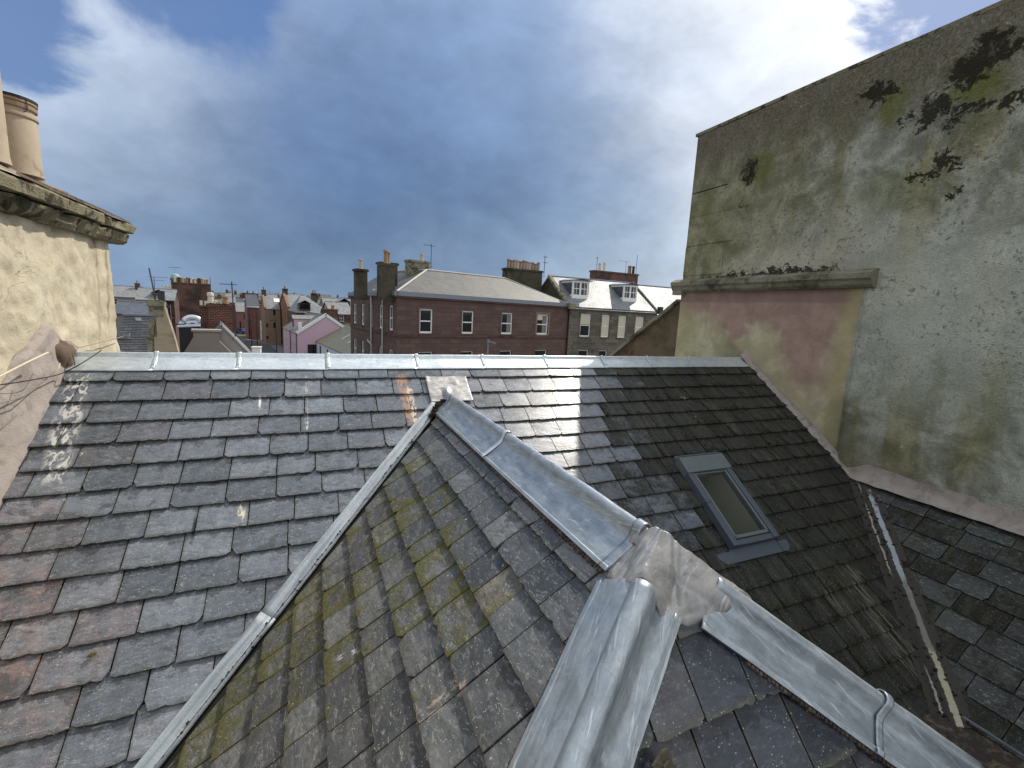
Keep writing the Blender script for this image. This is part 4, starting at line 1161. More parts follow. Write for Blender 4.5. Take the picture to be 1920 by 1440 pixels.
# quoins and raised joints at the far corner
for (y0, y1, z0, z1) in ((YE - 0.03, 4.98, 1.60, 1.98), (YE - 0.03, 5.15, 1.95, 2.35), (YE - 0.03, 4.93, 1.16, 1.585), (YE - 0.02, 5.10, 0.70, 1.145)):
    m = MB(); m.box(XR - 0.034, XR + 0.01, y1, y0, z0, z1); m.v = [p - rw.location for p in m.v]
    o = m.build('quoin', 'weathered_render', rw); b_ = o.modifiers.new('b', 'BEVEL'); b_.width = 0.008
# ledge (old chimney-breast string) with moulded underside
def prof_strip(parent, name, mat, prof, y0, y1, n=80, amp=0.01, seed=0, x0=XR, endcap=True, sgn=-1, breakfn=None):
    m = MB()
    for j in range(n + 1):
        y = y0 + (y1 - y0) * j / n
        for i, (ox, z) in enumerate(prof):
            q = V((ox * 3, y, z)); dd = amp * fbm(q, 3.0, 4, seed) + amp * 0.5 * fbm(q, 11.0, 3, seed + 4)
            oz = amp * 0.5 * fbm(q, 4.0, 4, seed + 9)
            if ox == 0: dd = 0
            br = breakfn(y, ox, z) if breakfn else 0
            m.v.append(V((x0 + sgn * max(0.0 if ox else -1, (ox + dd - br)), y, z + oz)))
    k = len(prof)
    for j in range(n):
        for i in range(k - 1): a = j * k + i; m.f.append([a, a + 1, a + k + 1, a + k])
    if endcap: m.f.append(list(range(k))); m.f.append([n * k + i for i in reversed(range(k))])
    m.v = [p - parent.location for p in m.v]
    me_o = m.build(name, mat, parent)
    bm = bmesh.new(); bm.from_mesh(me_o.data); bmesh.ops.recalc_face_normals(bm, faces=bm.faces); bm.to_mesh(me_o.data); bm.free()
    return me_o
prof_strip(rw, 'ledge', 'mossy_stone', [(0, 0.44), (0.05, 0.445), (0.085, 0.475), (0.10, 0.52), (0.125, 0.545), (0.125, 0.60), (0.03, 0.645), (0, 0.65)], YE + 0.12, 3.02, 90, 0.010, 5, x0=XR - 0.01)
m = MB(); m.box(XR - 0.02, XR + 0.7, YE + 0.001, YE + 0.12, 0.445, 0.62); m.v = [p - rw.location for p in m.v]; m.build('ledge_return', 'mossy_stone', rw)
m = MB(); m.box(XR - 0.10, XR + 0.01, YE - 0.10, YE + 0.10, 0.40, 0.47); m.v = [p - rw.location for p in m.v]; m.build('corbel', 'mossy_stone', rw)
# dead plant in a crack of the wall
pl = thing('dry_plant', 'dead twiggy plant growing out of the tall wall near its top left', 'plant', (XR - 0.03, 4.83, 2.05))
m = MB(); rnd = random.Random(8)
for i in range(26):
    p = V((0, rnd.uniform(-.03, .03), rnd.uniform(-0.03, 0.06))); pts = [p]
    d = V((-rnd.uniform(.3, 1), rnd.uniform(-.8, .8), rnd.uniform(-1.2, .9))).normalized()
    for k in range(3): p = p + d * 0.035; d = (d + V((0, rnd.uniform(-.4, .4), -0.35))).normalized(); pts.append(p)
    m.tube(pts, 0.0022, 3)
m.build('twigs', 'bark', pl)
m = MB()
for i in range(160):
    c = V((-rnd.uniform(0.0, .06), rnd.gauss(0, .05) - 0.03, rnd.gauss(-.02, .07))); ax = V((rnd.uniform(-1, 1), rnd.uniform(-1, 1), rnd.uniform(-1, 1))).normalized(); ay = ax.orthogonal().normalized()
    m.poly((c - ax * .008, c + ay * .005, c + ax * .008, c - ay * .005))
o = m.build('leaves', 'plant_green', pl); o['kind'] = 'stuff'

# lower gable behind: mossy skew going down the other side
rg = thing('gable_wall', 'mossy brown gable wall sloping down behind the left edge of the tall rendered wall', 'wall', (XR, 6.6, -9.5))
gsl = (0.30 + 0.74) / (5.96 - 7.6)
m = MB(); pts = [(YE + 0.0, 0.40), (9.4, 0.40 + gsl * (9.4 - YE)), (9.4, -9.5), (YE + 0.0, -9.5)]
def rg_fn(i, j):
    y = YE + 0.004 + (9.4 - YE) * i; zt = 0.36 + gsl * (y - YE); z = -3.4 + (zt + 3.4) * j
    return (XR + 0.09 + 0.03 * fbm(V((0, y, z)), 1.5, 4), y, z)
m.grid(rg_fn, 60, 40, flip=True); m.v = [p - rg.location for p in m.v]; m.build('wall', 'rear_gable', rg)
rnd = random.Random(6); y = YE + 0.13
while y < 9.3:
    L = rnd.uniform(.35, .55); z0 = 0.37 + gsl * (y - YE); z1 = 0.37 + gsl * (y + L - YE); m = MB(); k = rnd.uniform(-.02, .02)
    m.slab([(XR + 0.02 + k, y, z0 + .05), (XR + 0.5, y, z0 + .05), (XR + 0.5, y + L - .012, z1 + .05), (XR + 0.02 + k, y + L - .012, z1 + .05)], 0.06)
    m.v = [p - rg.location for p in m.v]; m.build('skew_stone', 'mossy_stone', rg); y += L

# mortar fillets where roof meets walls
def fillet(name, label, fn, nu, nv, mat, loc):
    m = MB(); m.grid(fn, nu, nv)
    m.v = [p - V(loc) for p in m.v]
    o = m.build(name, mat, None, center=False, smooth=True); o.location = loc
    bm = bmesh.new(); bm.from_mesh(o.data); bmesh.ops.recalc_face_normals(bm, faces=bm.faces); bm.to_mesh(o.data); bm.free()
    tag(o, label, 'mortar')
    return o
def f1(i, j):                                             # right abutment of the main slope
    y = D0 + 0.03 - (D0 - 2.86) * j; wdt = 0.055 + 0.018 * fbm(V((y * 4, 0, 0)), 1, 4, 3) + 0.05 * math.exp(-((y - D0) / .06) ** 2)
    a = i * pi / 2; ox = wdt * (1 - sin(a)) * 1.1; oz = (wdt * 1.5) * (1 - cos(a)) * 1.0
    lump = 0.008 * fbm(V((i * 2, y * 9, 1)), 1, 4, 6)
    return (XR - 0.002 - ox - lump * sin(a), y, ZM - (D0 - y) * TN + 0.002 + oz + lump + (0.05 * math.exp(-((y - D0) / .07) ** 2)))
fillet('mortar_fillet', 'pale cement fillet running down between the dark slates and the tall wall', f1, 8, 150, 'mortar_grey', (XR, 3.7, -1.0))
def f2(i, j):                                             # fillet above the side roof
    y = 2.98 - 4.4 * j; wz = 0.17 + 0.035 * fbm(V((y * 2.2, 0, 0)), 1, 4, 5) + 0.05 * smooth01(y, 1.6, 0.6); wx = 0.10 + 0.02 * fbm(V((y * 5, 3, 0)), 1, 4, 2)
    st = smooth01(2.98 - y, 0.0, 0.2)
    a = i * pi / 2; lump = 0.008 * fbm(V((i * 2.5, y * 7, 1)), 1, 4, 9)
    return (XR - 0.024 - wx * (1 - sin(a)) * (0.4 + .6 * st) - lump, y, ZS - 0.04 + wz * (1 - cos(a)) * (0.55 + 0.45 * st) + lump)
fillet('mortar_fillet', 'broad pinkish cement fillet above the side roof at the foot of the tall wall', f2, 12, 200, 'mortar_pink', (XR, 1.5, -1.6))

# ------------------------------------------------------------------ left chimney gable
ch = thing('chimney_stack', 'big cream harled chimney gable with a stone cornice at the left edge', 'chimney', (XL - 0.4, 4.2, -9.5))
YC = 5.74
def bat(z): return 0.030 * (0.46 - z)                      # slight batter at the corner
def ch_face(i, j):
    z = -2.9 + (0.50 + 2.9) * j; ye = YC + bat(z) * 1.2 - 0.01 * fbm(V((z * 3, 0, 0)), 1, 3, 2)
    y = 1.2 + (ye - 1.2) * i
    q = V((0, y, z)); d = 0.017 * fbm(q, 2.0, 4, 1) + 0.012 * fbm(q, 7.5, 4, 7) + 0.01 * abs(fbm(V((0, y * 0.5, z)), 4.5, 3, 12))
    e = max(0, (i - 0.975) / 0.025); d -= 0.05 * e * e
    return (XL + d, y, z)
m = MB(); m.grid(ch_face, 230, 130)
def ch_far(i, j):
    z = -2.9 + (0.50 + 2.9) * j; ye = YC + bat(z) * 1.2 - 0.01 * fbm(V((z * 3, 0, 0)), 1, 3, 2)
    p = V(ch_face(1, j)); x = p.x - 0.75 * i
    return (x, ye + 0.012 * fbm(V((x, 0, z)), 4, 3) * min(1, i * 10), z)
m.grid(ch_far, 30, 130)
m.box(XL - 0.75, XL - 0.06, 1.2, YC - 0.1, -9.5, 0.48)
m.v = [p - ch.location for p in m.v]; o = m.build('wall', 'cream_harl', ch, smooth=True)
# cornice: two courses, weather-broken
def brk(y, ox, z):
    b = 0.0
    if y > 5.15 and z > 0.50: b += 0.045 * smooth01(fbm(V((y * 7, z * 9, 0)), 1, 4, 4), -0.1, 0.5)
    if y < 4.9 and z < 0.6: b += 0.05 * smooth01(fbm(V((y * 4, z * 14, 2)), 1, 4, 6), 0.0, 0.5)
    return b
prof_strip(ch, 'cornice', 'cornice_stone', [(0, 0.455), (0.055, 0.46), (0.085, 0.49), (0.115, 0.535), (0.118, 0.555), (0.02, 0.565), (0, 0.57)], 1.4, YC + 0.11, 260, 0.016, 3, x0=XL, sgn=1, breakfn=brk)
prof_strip(ch, 'cornice', 'cornice_stone', [(0, 0.568), (0.10, 0.572), (0.155, 0.575), (0.160, 0.64), (0.150, 0.655), (0.0, 0.668)], 1.4, YC + 0.14, 260, 0.010, 8, x0=XL, sgn=1, breakfn=brk)
m = MB(); m.box(XL - 0.85, XL + 0.03, YC - 0.02, YC + 0.13, 0.575, 0.655); m.box(XL - 0.82, XL + 0.02, YC - 0.02, YC + 0.10, 0.46, 0.565); m.v = [p - ch.location for p in m.v]; m.build('cornice_return', 'cornice_stone', ch)
def haunch(i, j):                                           # flaunching that slopes up to the pots
    y = 1.4 + (YC + 0.12 - 1.4) * j; s_ = min(1.0, (1 - j) * 9)
    x = XL + 0.148 - 0.46 * i; z = 0.662 + (0.235 * (i ** 1.15)) * (0.25 + 0.75 * s_)
    return (x, y, z + 0.012 * fbm(V((x * 2, y * 2, 0)), 1.4, 4, 3))
m = MB(); m.grid(haunch, 16, 160); m.v = [p - ch.location for p in m.v]; m.build('haunching', 'haunching', ch)
m = MB(); m.box(XL - 0.78, XL - 0.26, 1.4, YC - 0.06, 0.55, 0.872); m.v = [p - ch.location for p in m.v]; m.build('stack_top', 'haunching', ch)
def slabs():
    rnd = random.Random(12); y = 4.3
    while y < YC - 0.1:
        L = rnd.uniform(.16, .3); m = MB(); z0 = 0.672
        m.slab([(XL + 0.15, y, z0 + .012), (XL + 0.15, y + L - .01, z0 + .008), (XL - 0.02, y + L - .01, z0 + 0.085), (XL - 0.02, y, z0 + .09)], 0.016)
        m.v = [p - ch.location for p in m.v]; m.build('cover_slate', 'haunching', ch); y += L
slabs()
def big_pot(x, y, z, h, r0, r1, label):
    t = thing('chimney_pot', label, 'chimney pot', (x, y, z), group='buff clay chimney pots on the left stack')
    m = MB(); m.lathe((0, 0, 0), [(r0 + .008, -0.03), (r0 + 0.004, 0.0), (r0, 0.03), (r1 + 0.01, h * .72), (r1 + .006, h * .74), (r1 + .018, h * .755), (r1 + .018, h * .785), (r1 + .004, h * .80), (r1, h * .93)], 28); m.build('pot_body', 'pot_buff', t, smooth=True, auto=0.6)
    m = MB(); m.lathe((0, 0, 0), [(r1 + 0.002, h * .86), (r1 + .016, h * .875), (r1 + .018, h * .92), (r1 + .008, h * .935), (r1 + 0.02, h * .955), (r1 + .018, h * 0.985), (r1 - 0.01, h * 0.99), (r1 - .02, h * .9)], 28); m.build('rim', 'pot_rim', t, smooth=True, auto=0.6)
    m = MB(); m.lathe((0, 0, h * .985), [(r1 + .022, 0.0), (r1 + .024, 0.018), (r1 + .004, 0.024), (r1 - .008, 0.0)], 24); m.build('cowl_ring', 'rust_black', t)
    m = MB(); m.tube([V((r1 * .5 + .02 * cos(a) + .045, -r1 * .75 + 0.02, h * .92 + .05 * sin(a))) for a in [k * pi / 6 for k in range(13)]], 0.003, 5); m.build('wire_loop', 'rust_black', t)
    return t
big_pot(-2.05, 4.84, 0.86, 0.50, 0.138, 0.128, 'clay chimney pot with rusty ring round its lip, far one of the pair')
big_pot(-2.07, 4.46, 0.86, 0.92, 0.140, 0.130, 'taller clay chimney pot cut off by the left edge of the photo')

# cement skew on the face of the chimney gable
def sk1(i, j):
    y = D0 + 0.10 - (D0 - 1.3) * j; zr_ = ZM - (D0 - y) * TN
    hump = 0.30 + 0.10 * smooth01(y, 4.6, 3.9) + 0.02 * fbm(V((y * 3, 0, 0)), 1, 4, 2)
    top = zr_ + hump * smooth01(D0 + 0.10 - y, -0.0, 0.28) + 0.03
    z = zr_ - 0.02 + (top - zr_ + 0.02) * i
    o_ = 0.050 * (1 - i) ** 1.5 + 0.052 + 0.012 * fbm(V((0, y * 2, z * 3)), 1.2, 4, 5) - 0.05 * smooth01(i, 0.93, 1.0)
    return (XL + o_, y, z)
fillet('mortar_skew', 'smooth pinkish cement skew along the foot of the cream chimney gable', sk1, 24, 150, 'mortar_pink', (XL, 3.0, -1.0))
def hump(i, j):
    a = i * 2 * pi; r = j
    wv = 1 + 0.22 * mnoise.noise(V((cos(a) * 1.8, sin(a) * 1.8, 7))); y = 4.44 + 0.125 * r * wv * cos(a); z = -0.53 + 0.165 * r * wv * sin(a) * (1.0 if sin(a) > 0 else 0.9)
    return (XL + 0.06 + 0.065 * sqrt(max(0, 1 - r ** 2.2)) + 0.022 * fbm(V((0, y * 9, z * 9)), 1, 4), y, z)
fillet('mortar_lump', 'rounded mortar lump in painted brown shade at the left end of the silver ridge', hump, 36, 12, 'mortar_shadowed', (XL, 4.4, -0.5))

# ------------------------------------------------------------------ cables and rope at the left end
def cable(label, pts, r, mat, cat='cable', name='cable', sag=0.0, n=24):
    pts = [V(p) for p in pts]; out = []
    # Catmull-Rom through the points
    for i in range(len(pts) - 1):
        p0, p1, p2, p3 = pts[max(i - 1, 0)], pts[i], pts[i + 1], pts[min(i + 2, len(pts) - 1)]
        for k in range(n // (len(pts) - 1) + 1):
            t = k / (n // (len(pts) - 1) + 1)
            out.append(0.5 * ((2 * p1) + (p2 - p0) * t + (2 * p0 - 5 * p1 + 4 * p2 - p3) * t * t + (3 * p1 - p0 - 3 * p2 + p3) * t ** 3))
    out.append(pts[-1])
    m = MB(); m.tube(out, r, 7); o = m.build(name, mat, None, smooth=True); tag(o, label, cat); return o
def onr(px, py, h=0.03): return on_plane(px, py, Om + NM * h, NM)
def onl(px, py, dx=0.12): return on_plane(px, py, V((XL + dx, 0, 0)), V((1, 0, 0)))
T0 = onr(112, 672, 0.06)
cable('thin black cable sagging from the ridge end to the left edge of the photo', [onr(190, 657, 0.07), onr(150, 683, 0.10), onr(110, 702, 0.10), onl(50, 714, .2), onl(-20, 724, .2)], 0.0038, 'cable_black')
cable('stiff beige rod-like cable leaving the shaded mortar lump towards upper left', [onl(90, 661, .17), onl(50, 680, .17), onl(-20, 716, .15)], 0.0065, 'rope_cream')
cable('cream rope stretched down beside the left edge of the slates', [onr(114, 676, 0.07), onr(97, 716, 0.05), onr(60, 785, 0.045), onr(22, 855, .045), onr(-25, 925, 0.045)], 0.0068, 'rope_cream', 'rope', 'rope')
cable('second rope lying slack just left of the cream rope', [onr(112, 680, .07), onr(84, 722, .06), onr(52, 760, .07), onl(-10, 812, .15)], 0.0045, 'cable_grey', 'rope', 'rope')
cable('short grey wire curving under the mortar lump to the left edge', [onr(104, 695, .08), onl(70, 725, .15), onl(40, 745, .13), onl(-20, 760, .12)], 0.003, 'cable_grey')
cable('lowest thin wire on the pinkish cement at the left', [onl(62, 700, .14), onl(40, 733, .13), onl(-20, 738, .12)], 0.0028, 'cable_grey')
cable('thin clipped cable running along the cream chimney face above the ridge', [onl(126, 656, .05), onl(160, 649, .05), onl(200, 639, .06), onl(230, 631, .05)], 0.0035, 'pot_rim')
kn = thing('rope_knot', 'tangled knot of ropes and wires tied at the left end of the silver ridge', 'rope', T0)
m = MB(); rnd = random.Random(4)
for i in range(7):
    a0 = rnd.uniform(0, 6); pts = []
    for k in range(16):
        a = a0 + k * 0.45; pts.append(V((0.022 * cos(a) + rnd.uniform(-.004, .004), 0.03 * sin(a), -0.06 + 0.008 * k + 0.01 * sin(a * 2 + i))))
    m.tube(pts, 0.0042, 5)
m.build('cord', 'rope_cream', kn, smooth=True)
m = MB(); m.tube([V((0.05, -.02, -0.06)), V((0.06, 0, .02)), V((0.075, .01, .03)), V((.09, -.02, -.05))], 0.004, 5); m.tube([V((0.0, -.03, -0.09)), V((0.01, 0, .03)), V((-0.01, .01, .035)), V((-.02, -.03, -.08))], 0.004, 5)
m.build('wire', 'cable_grey', kn, smooth=True)
tuft = thing('moss_tuft', 'little yellow-brown tuft of moss on the slates at lower left', 'moss', mp(-1.06, 2.255, 0.01))
m = MB(); rnd = random.Random(9)
for i in range(80):
    d = V((rnd.gauss(0, 1), rnd.gauss(0, 1), abs(rnd.gauss(0, .8)))).normalized(); p = d * rnd.uniform(0.002, .012); m.tube([p, p + d * rnd.uniform(.005, .016)], 0.0012, 3)
m.build('tuft', 'moss_tuft', tuft)
# loose broken slate at the bottom of the steep slope
ls = thing('broken_slate', 'loose broken slate lying on the dark hip at the bottom edge', 'slate', on_plane(1240, 1432, J + NF * 0.03, NF))
m = MB(); dx = V((1, 0, 0)); dd = fdn
poly = [(-.040, .035), (-.035, -.005), (-.010, -.018), (.006, -.028), (.020, -.030), (.030, -.008), (.034, .035)]
m.slab([dx * p[0] + dd * p[1] + NF * (0.012 - .2 * p[1]) for p in poly], 0.010)
poly = [(-.012, .030), (-.006, .004), (.012, -.006), (.030, .008), (.036, .034)]
m.slab([dx * p[0] + dd * p[1] + NF * (0.024 - .2 * p[1]) for p in poly], 0.010)
m.build('shard', 'stone_dark', ls)

# ------------------------------------------------------------------ the town beyond
GZ = -9.5
XX, YY, ZZ = V((1, 0, 0)), V((0, 1, 0)), V((0, 0, 1))
gm = MB(); gm.grid(lambda i, j: (-2500 + 5000 * i, -600 + 4600 * j, GZ - 0.02), 4, 4); gm.struct('ground', 'ground_mat', center=False)

class House:
    """local frame: origin at A on the ground, x along A->B, y back, z up"""
    def __init__(s, name, label, cat, A, B, D, wallm, roofm, group=None):
        s.A, s.B = V((A.x, A.y, 0)), V((B.x, B.y, 0)); s.D = D; s.L = (s.B - s.A).length
        u = (s.B - s.A).normalized(); s.u = u; s.n = V((-u.y, u.x, 0))
        s.root = thing(name, label, cat, (A.x, A.y, GZ), atan2(u.y, u.x), group)
        s.wm, s.rm = wallm, roofm
    def loc(s, p):
        q = V(p) - V((s.A.x, s.A.y, GZ)); return V((q.dot(s.u), q.dot(s.n), q.z))
    def sz(s, px, py, t=0.0):                   # picture point on the facade plane (moved back by t) -> (s, z local)
        p = on_wall(px, py, s.A + s.n * t, s.u); q = s.loc(p); return q.x, q.z
    def tz(s, px, py, s0=None):                 # picture point on the end wall x = s0 -> (t, z)
        s0 = s.L if s0 is None else s0
        p = on_wall(px, py, s.A + s.u * s0, s.n); q = s.loc(p); return q.y, q.z
    def rect(s, x0, x1, y0, y1):
        a, zt = s.sz(x0, y0); b, _ = s.sz(x1, y0); _, zb = s.sz((x0 + x1) / 2, y1); return (a, b, zb, zt)
    def face(s, p0, ax, width, z0, z1, rects, depth=0.14, mat=None, name='wall'):
        """wall plane with real openings; inward is to the left of ax"""
        p0 = V(p0); ax = V(ax).normalized(); inn = V((-ax.y, ax.x, 0)); m = MB()
        xs = sorted({0.0, width} | {min(max(v, 0), width) for r in rects for v in r[:2]}); zs = sorted({z0, z1} | {min(max(v, z0), z1) for r in rects for v in r[2:]})
        for i in range(len(xs) - 1):
            for j in range(len(zs) - 1):
                cx_, cz_ = (xs[i] + xs[i + 1]) / 2, (zs[j] + zs[j + 1]) / 2
                if any(r[0] < cx_ < r[1] and r[2] < cz_ < r[3] for r in rects): continue
                q = lambda a, z: p0 + ax * a + ZZ * z
                m.quad(q(xs[i], zs[j]), q(xs[i + 1], zs[j]), q(xs[i + 1], zs[j + 1]), q(xs[i], zs[j + 1]))
        for a, b, c, d in rects:
            for (k0, l0), (k1, l1) in (((a, c), (a, d)), ((a, d), (b, d)), ((b, d), (b, c)), ((b, c), (a, c))):
                P, Q = p0 + ax * k0 + ZZ * l0, p0 + ax * k1 + ZZ * l1
                m.quad(P, Q, Q + inn * depth, P + inn * depth)
        return m.build(name, mat or s.wm, s.root)
    def window(s, p0, ax, rc, depth=0.14, frame='white_paint', rail=True, cols=1, sill=True, surround=None, blind=0, fw=0.07, curtain=False):
        a, b, c, d = rc; p0 = V(p0); ax = V(ax).normalized(); inn = V((-ax.y, ax.x, 0))
        def bx(m, x0, x1, z0, z1, t0, t1):
            m.obox(p0 + ax * ((x0 + x1) / 2) + ZZ * ((z0 + z1) / 2) + inn * ((t0 + t1) / 2), ax * ((x1 - x0) / 2), inn * ((t1 - t0) / 2), ZZ * ((z1 - z0) / 2))
        m = MB(); f = fw; t0, t1 = depth - 0.06, depth
        bx(m, a + .003, a + f, c + .003, d - .003, t0, t1); bx(m, b - f, b - .003, c + .003, d - .003, t0, t1)
        bx(m, a + f, b - f, c + .003, c + f * 1.3, t0, t1); bx(m, a + f, b - f, d - f, d - .003, t0, t1)
        if rail: bx(m, a + f, b - f, (c + d) / 2 - f * .4, (c + d) / 2 + f * .4, t0, t1)
        for k in range(1, cols):
            x = a + (b - a) * k / cols; bx(m, x - .02, x + .02, c + f * 1.3, d - f, t0 + .005, t1)
        w = m.build('window', frame, s.root)
        def sub(name, mat, x0, x1, z0, z1, q0, q1):
            m = MB(); bx(m, x0, x1, z0, z1, q0, q1); m.v = [p - w.location for p in m.v]; return m.build(name, mat, w)
        sub('pane', 'pane_dark', a + f * .5, b - f * .5, c + f * .5, d - f * .5, t1 - .02, t1 - .012)
        if blind: sub('blind', 'blind', a + f, b - f, d - f - (d - c) * blind, d - f, t1 - .035, t1 - .024)
        if curtain: sub('curtain', 'curtain', a + f + (b - a) * .45, b - f, c + f * 1.3, d - f, t1 - .035, t1 - .024)
        if sill:
            sub('sill', surround or s.wm, a - .06, b + .06, c - .10, c - 0.002, -0.06, depth)
        if surround:
            m = MB(); g = 0.17
            bx(m, a - g, a - .002, c - .002, d + g, -0.025, 0.04); bx(m, b + .002, b + g, c - .002, d + g, -0.025, 0.04); bx(m, a - .002, b + .002, d + .002, d + g, -0.025, 0.04)
            m.v = [p - w.location for p in m.v]; m.build('surround', surround, w)
        return w
    def roof(s, ze, zr, i0=0.0, i1=0.0, ov=0.18, th=0.10, ends=0.12, name='roof', mat=None, yr=None):
        L, D = s.L, s.D; yr = D / 2 if yr is None else yr; e0 = 0 if i0 else ends; e1 = 0 if i1 else ends
        kf = (zr - ze) / yr; kb = (zr - ze) / (D - yr)
        A = [(-e0, -ov, ze - ov * kf), (L + e1, -ov, ze - ov * kf), (L + e1 - i1, yr, zr), (i0 - e0, yr, zr)]
        B_ = [(L + e1, D + ov, ze - ov * kb), (-e0, D + ov, ze - ov * kb), (i0 - e0, yr, zr), (L + e1 - i1, yr, zr)]
        m = MB(); m.slab(A, th); m.slab(B_, th)
        if i0: m.slab([(-ov * .0, D + ov, ze - ov * kb), (0, -ov, ze - ov * kf), (i0, yr, zr)], th)
        if i1: m.slab([(L, -ov, ze - ov * kf), (L, D + ov, ze - ov * kb), (L - i1, yr, zr)], th)
        rf = m.build(name, mat or s.rm, s.root)
        m = MB(); m.tube([(i0 - e0, yr, zr + .03), (L + e1 - i1, yr, zr + .03)], .07, 6)
        m.v = [p - rf.location for p in m.v]; m.build('ridge_capping', 'coping_lead', rf)
        return rf
    def body(s, ze, zr=None, gable0=True, gable1=True, front=(), end0=(), end1=(), yr=None, depth=.14):
        L, D = s.L, s.D; yr = D / 2 if yr is None else yr
        s.face((0, 0, 0), XX, L, 0, ze, list(front), depth)
        s.face((L, 0, 0), YY, D, 0, ze, list(end1), depth); s.face((0, D, 0), -YY, D, 0, ze, list(end0), depth); s.face((L, D, 0), -XX, L, 0, ze, [], depth)
        if zr:
            m = MB()
            for x, g in ((0.0, gable0), (L, gable1)):
                if g: MB_ = MB(); MB_.poly([(x, 0, ze), (x, yr, zr - .06), (x, D, ze)] if x == 0 else [(x, 0, ze), (x, D, ze), (x, yr, zr - .06)]); MB_.build('gable', s.wm, s.root)
    def chimney(s, x, y, w, d, z0, z1, pots=(), mat='stone_dark', ph=0.55, pr=0.13, pm='pot_orange', cap=0.09):
        m = MB(); m.box(x - w / 2, x + w / 2, y - d / 2, y + d / 2, z0, z1 - .18)
        m.box(x - w / 2 - cap, x + w / 2 + cap, y - d / 2 - cap, y + d / 2 + cap, z1 - .178, z1 - .05); m.box(x - w / 2 - cap * .4, x + w / 2 + cap * .4, y - d / 2 - cap * .4, y + d / 2 + cap * .4, z1 - .048, z1)
        c = m.build('chimney', mat, s.root)
        for k, (px_, py_) in enumerate(pots):
            h = ph * (1 + 0.25 * mnoise.noise(V((x * 3 + k * 2.3, y, z1)))); r = pr * (1 + .1 * mnoise.noise(V((k * 3.1, y, 4))))
            m = MB(); m.lathe((x + px_, y + py_, z1), [(r * 1.25, 0), (r * 1.1, .05), (r, .1), (r * .92, h * .8), (r * 1.15, h * .82), (r * 1.2, h * .92), (r, h)], 10)
            m.v = [p - c.location for p in m.v]; m.build('chimney_pot', pm if isinstance(pm, str) else pm[k % len(pm)], c, smooth=True, auto=.7)
        return c
    def pipe(s, pts, r=.05, mat='pipe_white', name='downpipe'):
        m = MB(); m.tube(pts, r, 7); return m.build(name, mat, s.root, smooth=True)

def antenna(label, base, h, arms, tilt=(0, 0), r=0.02, mat='dark_frame', yagi=None):
    t = thing('tv_antenna', label, 'antenna', base)
    m = MB(); top = V((tilt[0], tilt[1], h)); m.tube([(0, 0, -0.3), top * .5, top], r, 6); m.build('mast', mat, t)
    for z, L, az in arms:
        m = MB(); d = V((cos(az), sin(az), 0)); c = top * (z / h)
        m.tube([c - d * L * .3, c + d * L * .7], r * .6, 5)
        e = V((-d.y, d.x, 0))
        for k in range(5): q = c + d * L * (-.25 + .22 * k); m.tube([q - e * .16, q + e * .16], r * .4, 4)
        m.build('aerial', mat, t)
    return t

# ---- A: red sandstone corner building across the street
C0 = at(745, 548, 32.0); dA = hdir(2050, 639); dS = hdir(410, 556)
Aend = on_wall(1066, 573, C0, dA)
Hs = House('sandstone_building', 'red sandstone corner building with four tall sash windows under a grey hipped roof', 'building', C0, Aend, 9.0, 'red_sandstone', 'far_slate_brown')
H = Hs
ze = H.loc(on_wall(745, 557, C0, dA)).z
wins = [(787, 812, 578.5, 624), (867, 889, 583, 625.5), (941, 962, 586.5, 627), (1008, 1029, 588, 628.5)]
wr = [H.rect(*w) for w in wins]; zb0 = sum(r[2] for r in wr) / 4; zt0 = sum(r[3] for r in wr) / 4
wr = [(r[0], r[1], zb0, zt0) for r in wr]
zl = H.sz(787 + 10, 660)[1]
lw = [(r[0] - .05, r[1] + .05, zl - (zt0 - zb0), zl) for r in wr]
wl3 = [(r[0], r[1], zl - 5.6, zl - 3.4) for r in wr]
H.face((0, 0, 0), XX, H.L, 0, ze, wr + lw + wl3, 0.16)
for k, r in enumerate(wr): H.window((0, 0, 0), XX, r, .16, surround='surround_stone' if k == 3 else 'red_sandstone', curtain=k >= 2, fw=.11, blind=0.22 if k == 3 else 0)
for r in lw: H.window((0, 0, 0), XX, r, .16, surround='red_sandstone')
for r in wl3: H.window((0, 0, 0), XX, r, .16)
# oblique left front along the street
Lend = on_wall(657, 554, C0, dS); axL = -dS; LL = (Lend - C0).length
axl = V((axL.dot(H.u), axL.dot(H.n), 0)); pl0 = H.loc(Lend); pl0.z = 0
def lrect(x0, x1, y0, y1):
    def q(px, py): p = on_wall(px, py, C0, dS); return (p - Lend).dot(axL), p.z - GZ
    return (q(x0, (y0 + y1) / 2)[0], q(x1, (y0 + y1) / 2)[0], q((x0 + x1) / 2, y1)[1], q((x0 + x1) / 2, y0)[1])
lwp = [lrect(662, 667.8, 568, 606), lrect(677, 682.5, 570, 609), lrect(692.5, 698, 571, 612), lrect(710, 717, 572, 615.5), lrect(728.5, 736.5, 574.5, 620)]
za = sum(r[2] for r in lwp) / 5; zb_ = sum(r[3] for r in lwp) / 5
lwp = [(r[0], r[1], za, zb_) for r in lwp]; lwq = [(r[0], r[1], za - 3.25, zb_ - 3.25) for r in lwp]
H.face(pl0, axl, LL, 0, ze, lwp + lwq, .16)
for r in lwp + lwq: H.window(pl0, axl, r, .16, fw=.10, cols=2)
H.face((H.L, 0, 0), YY, 9.0, 0, ze, [])
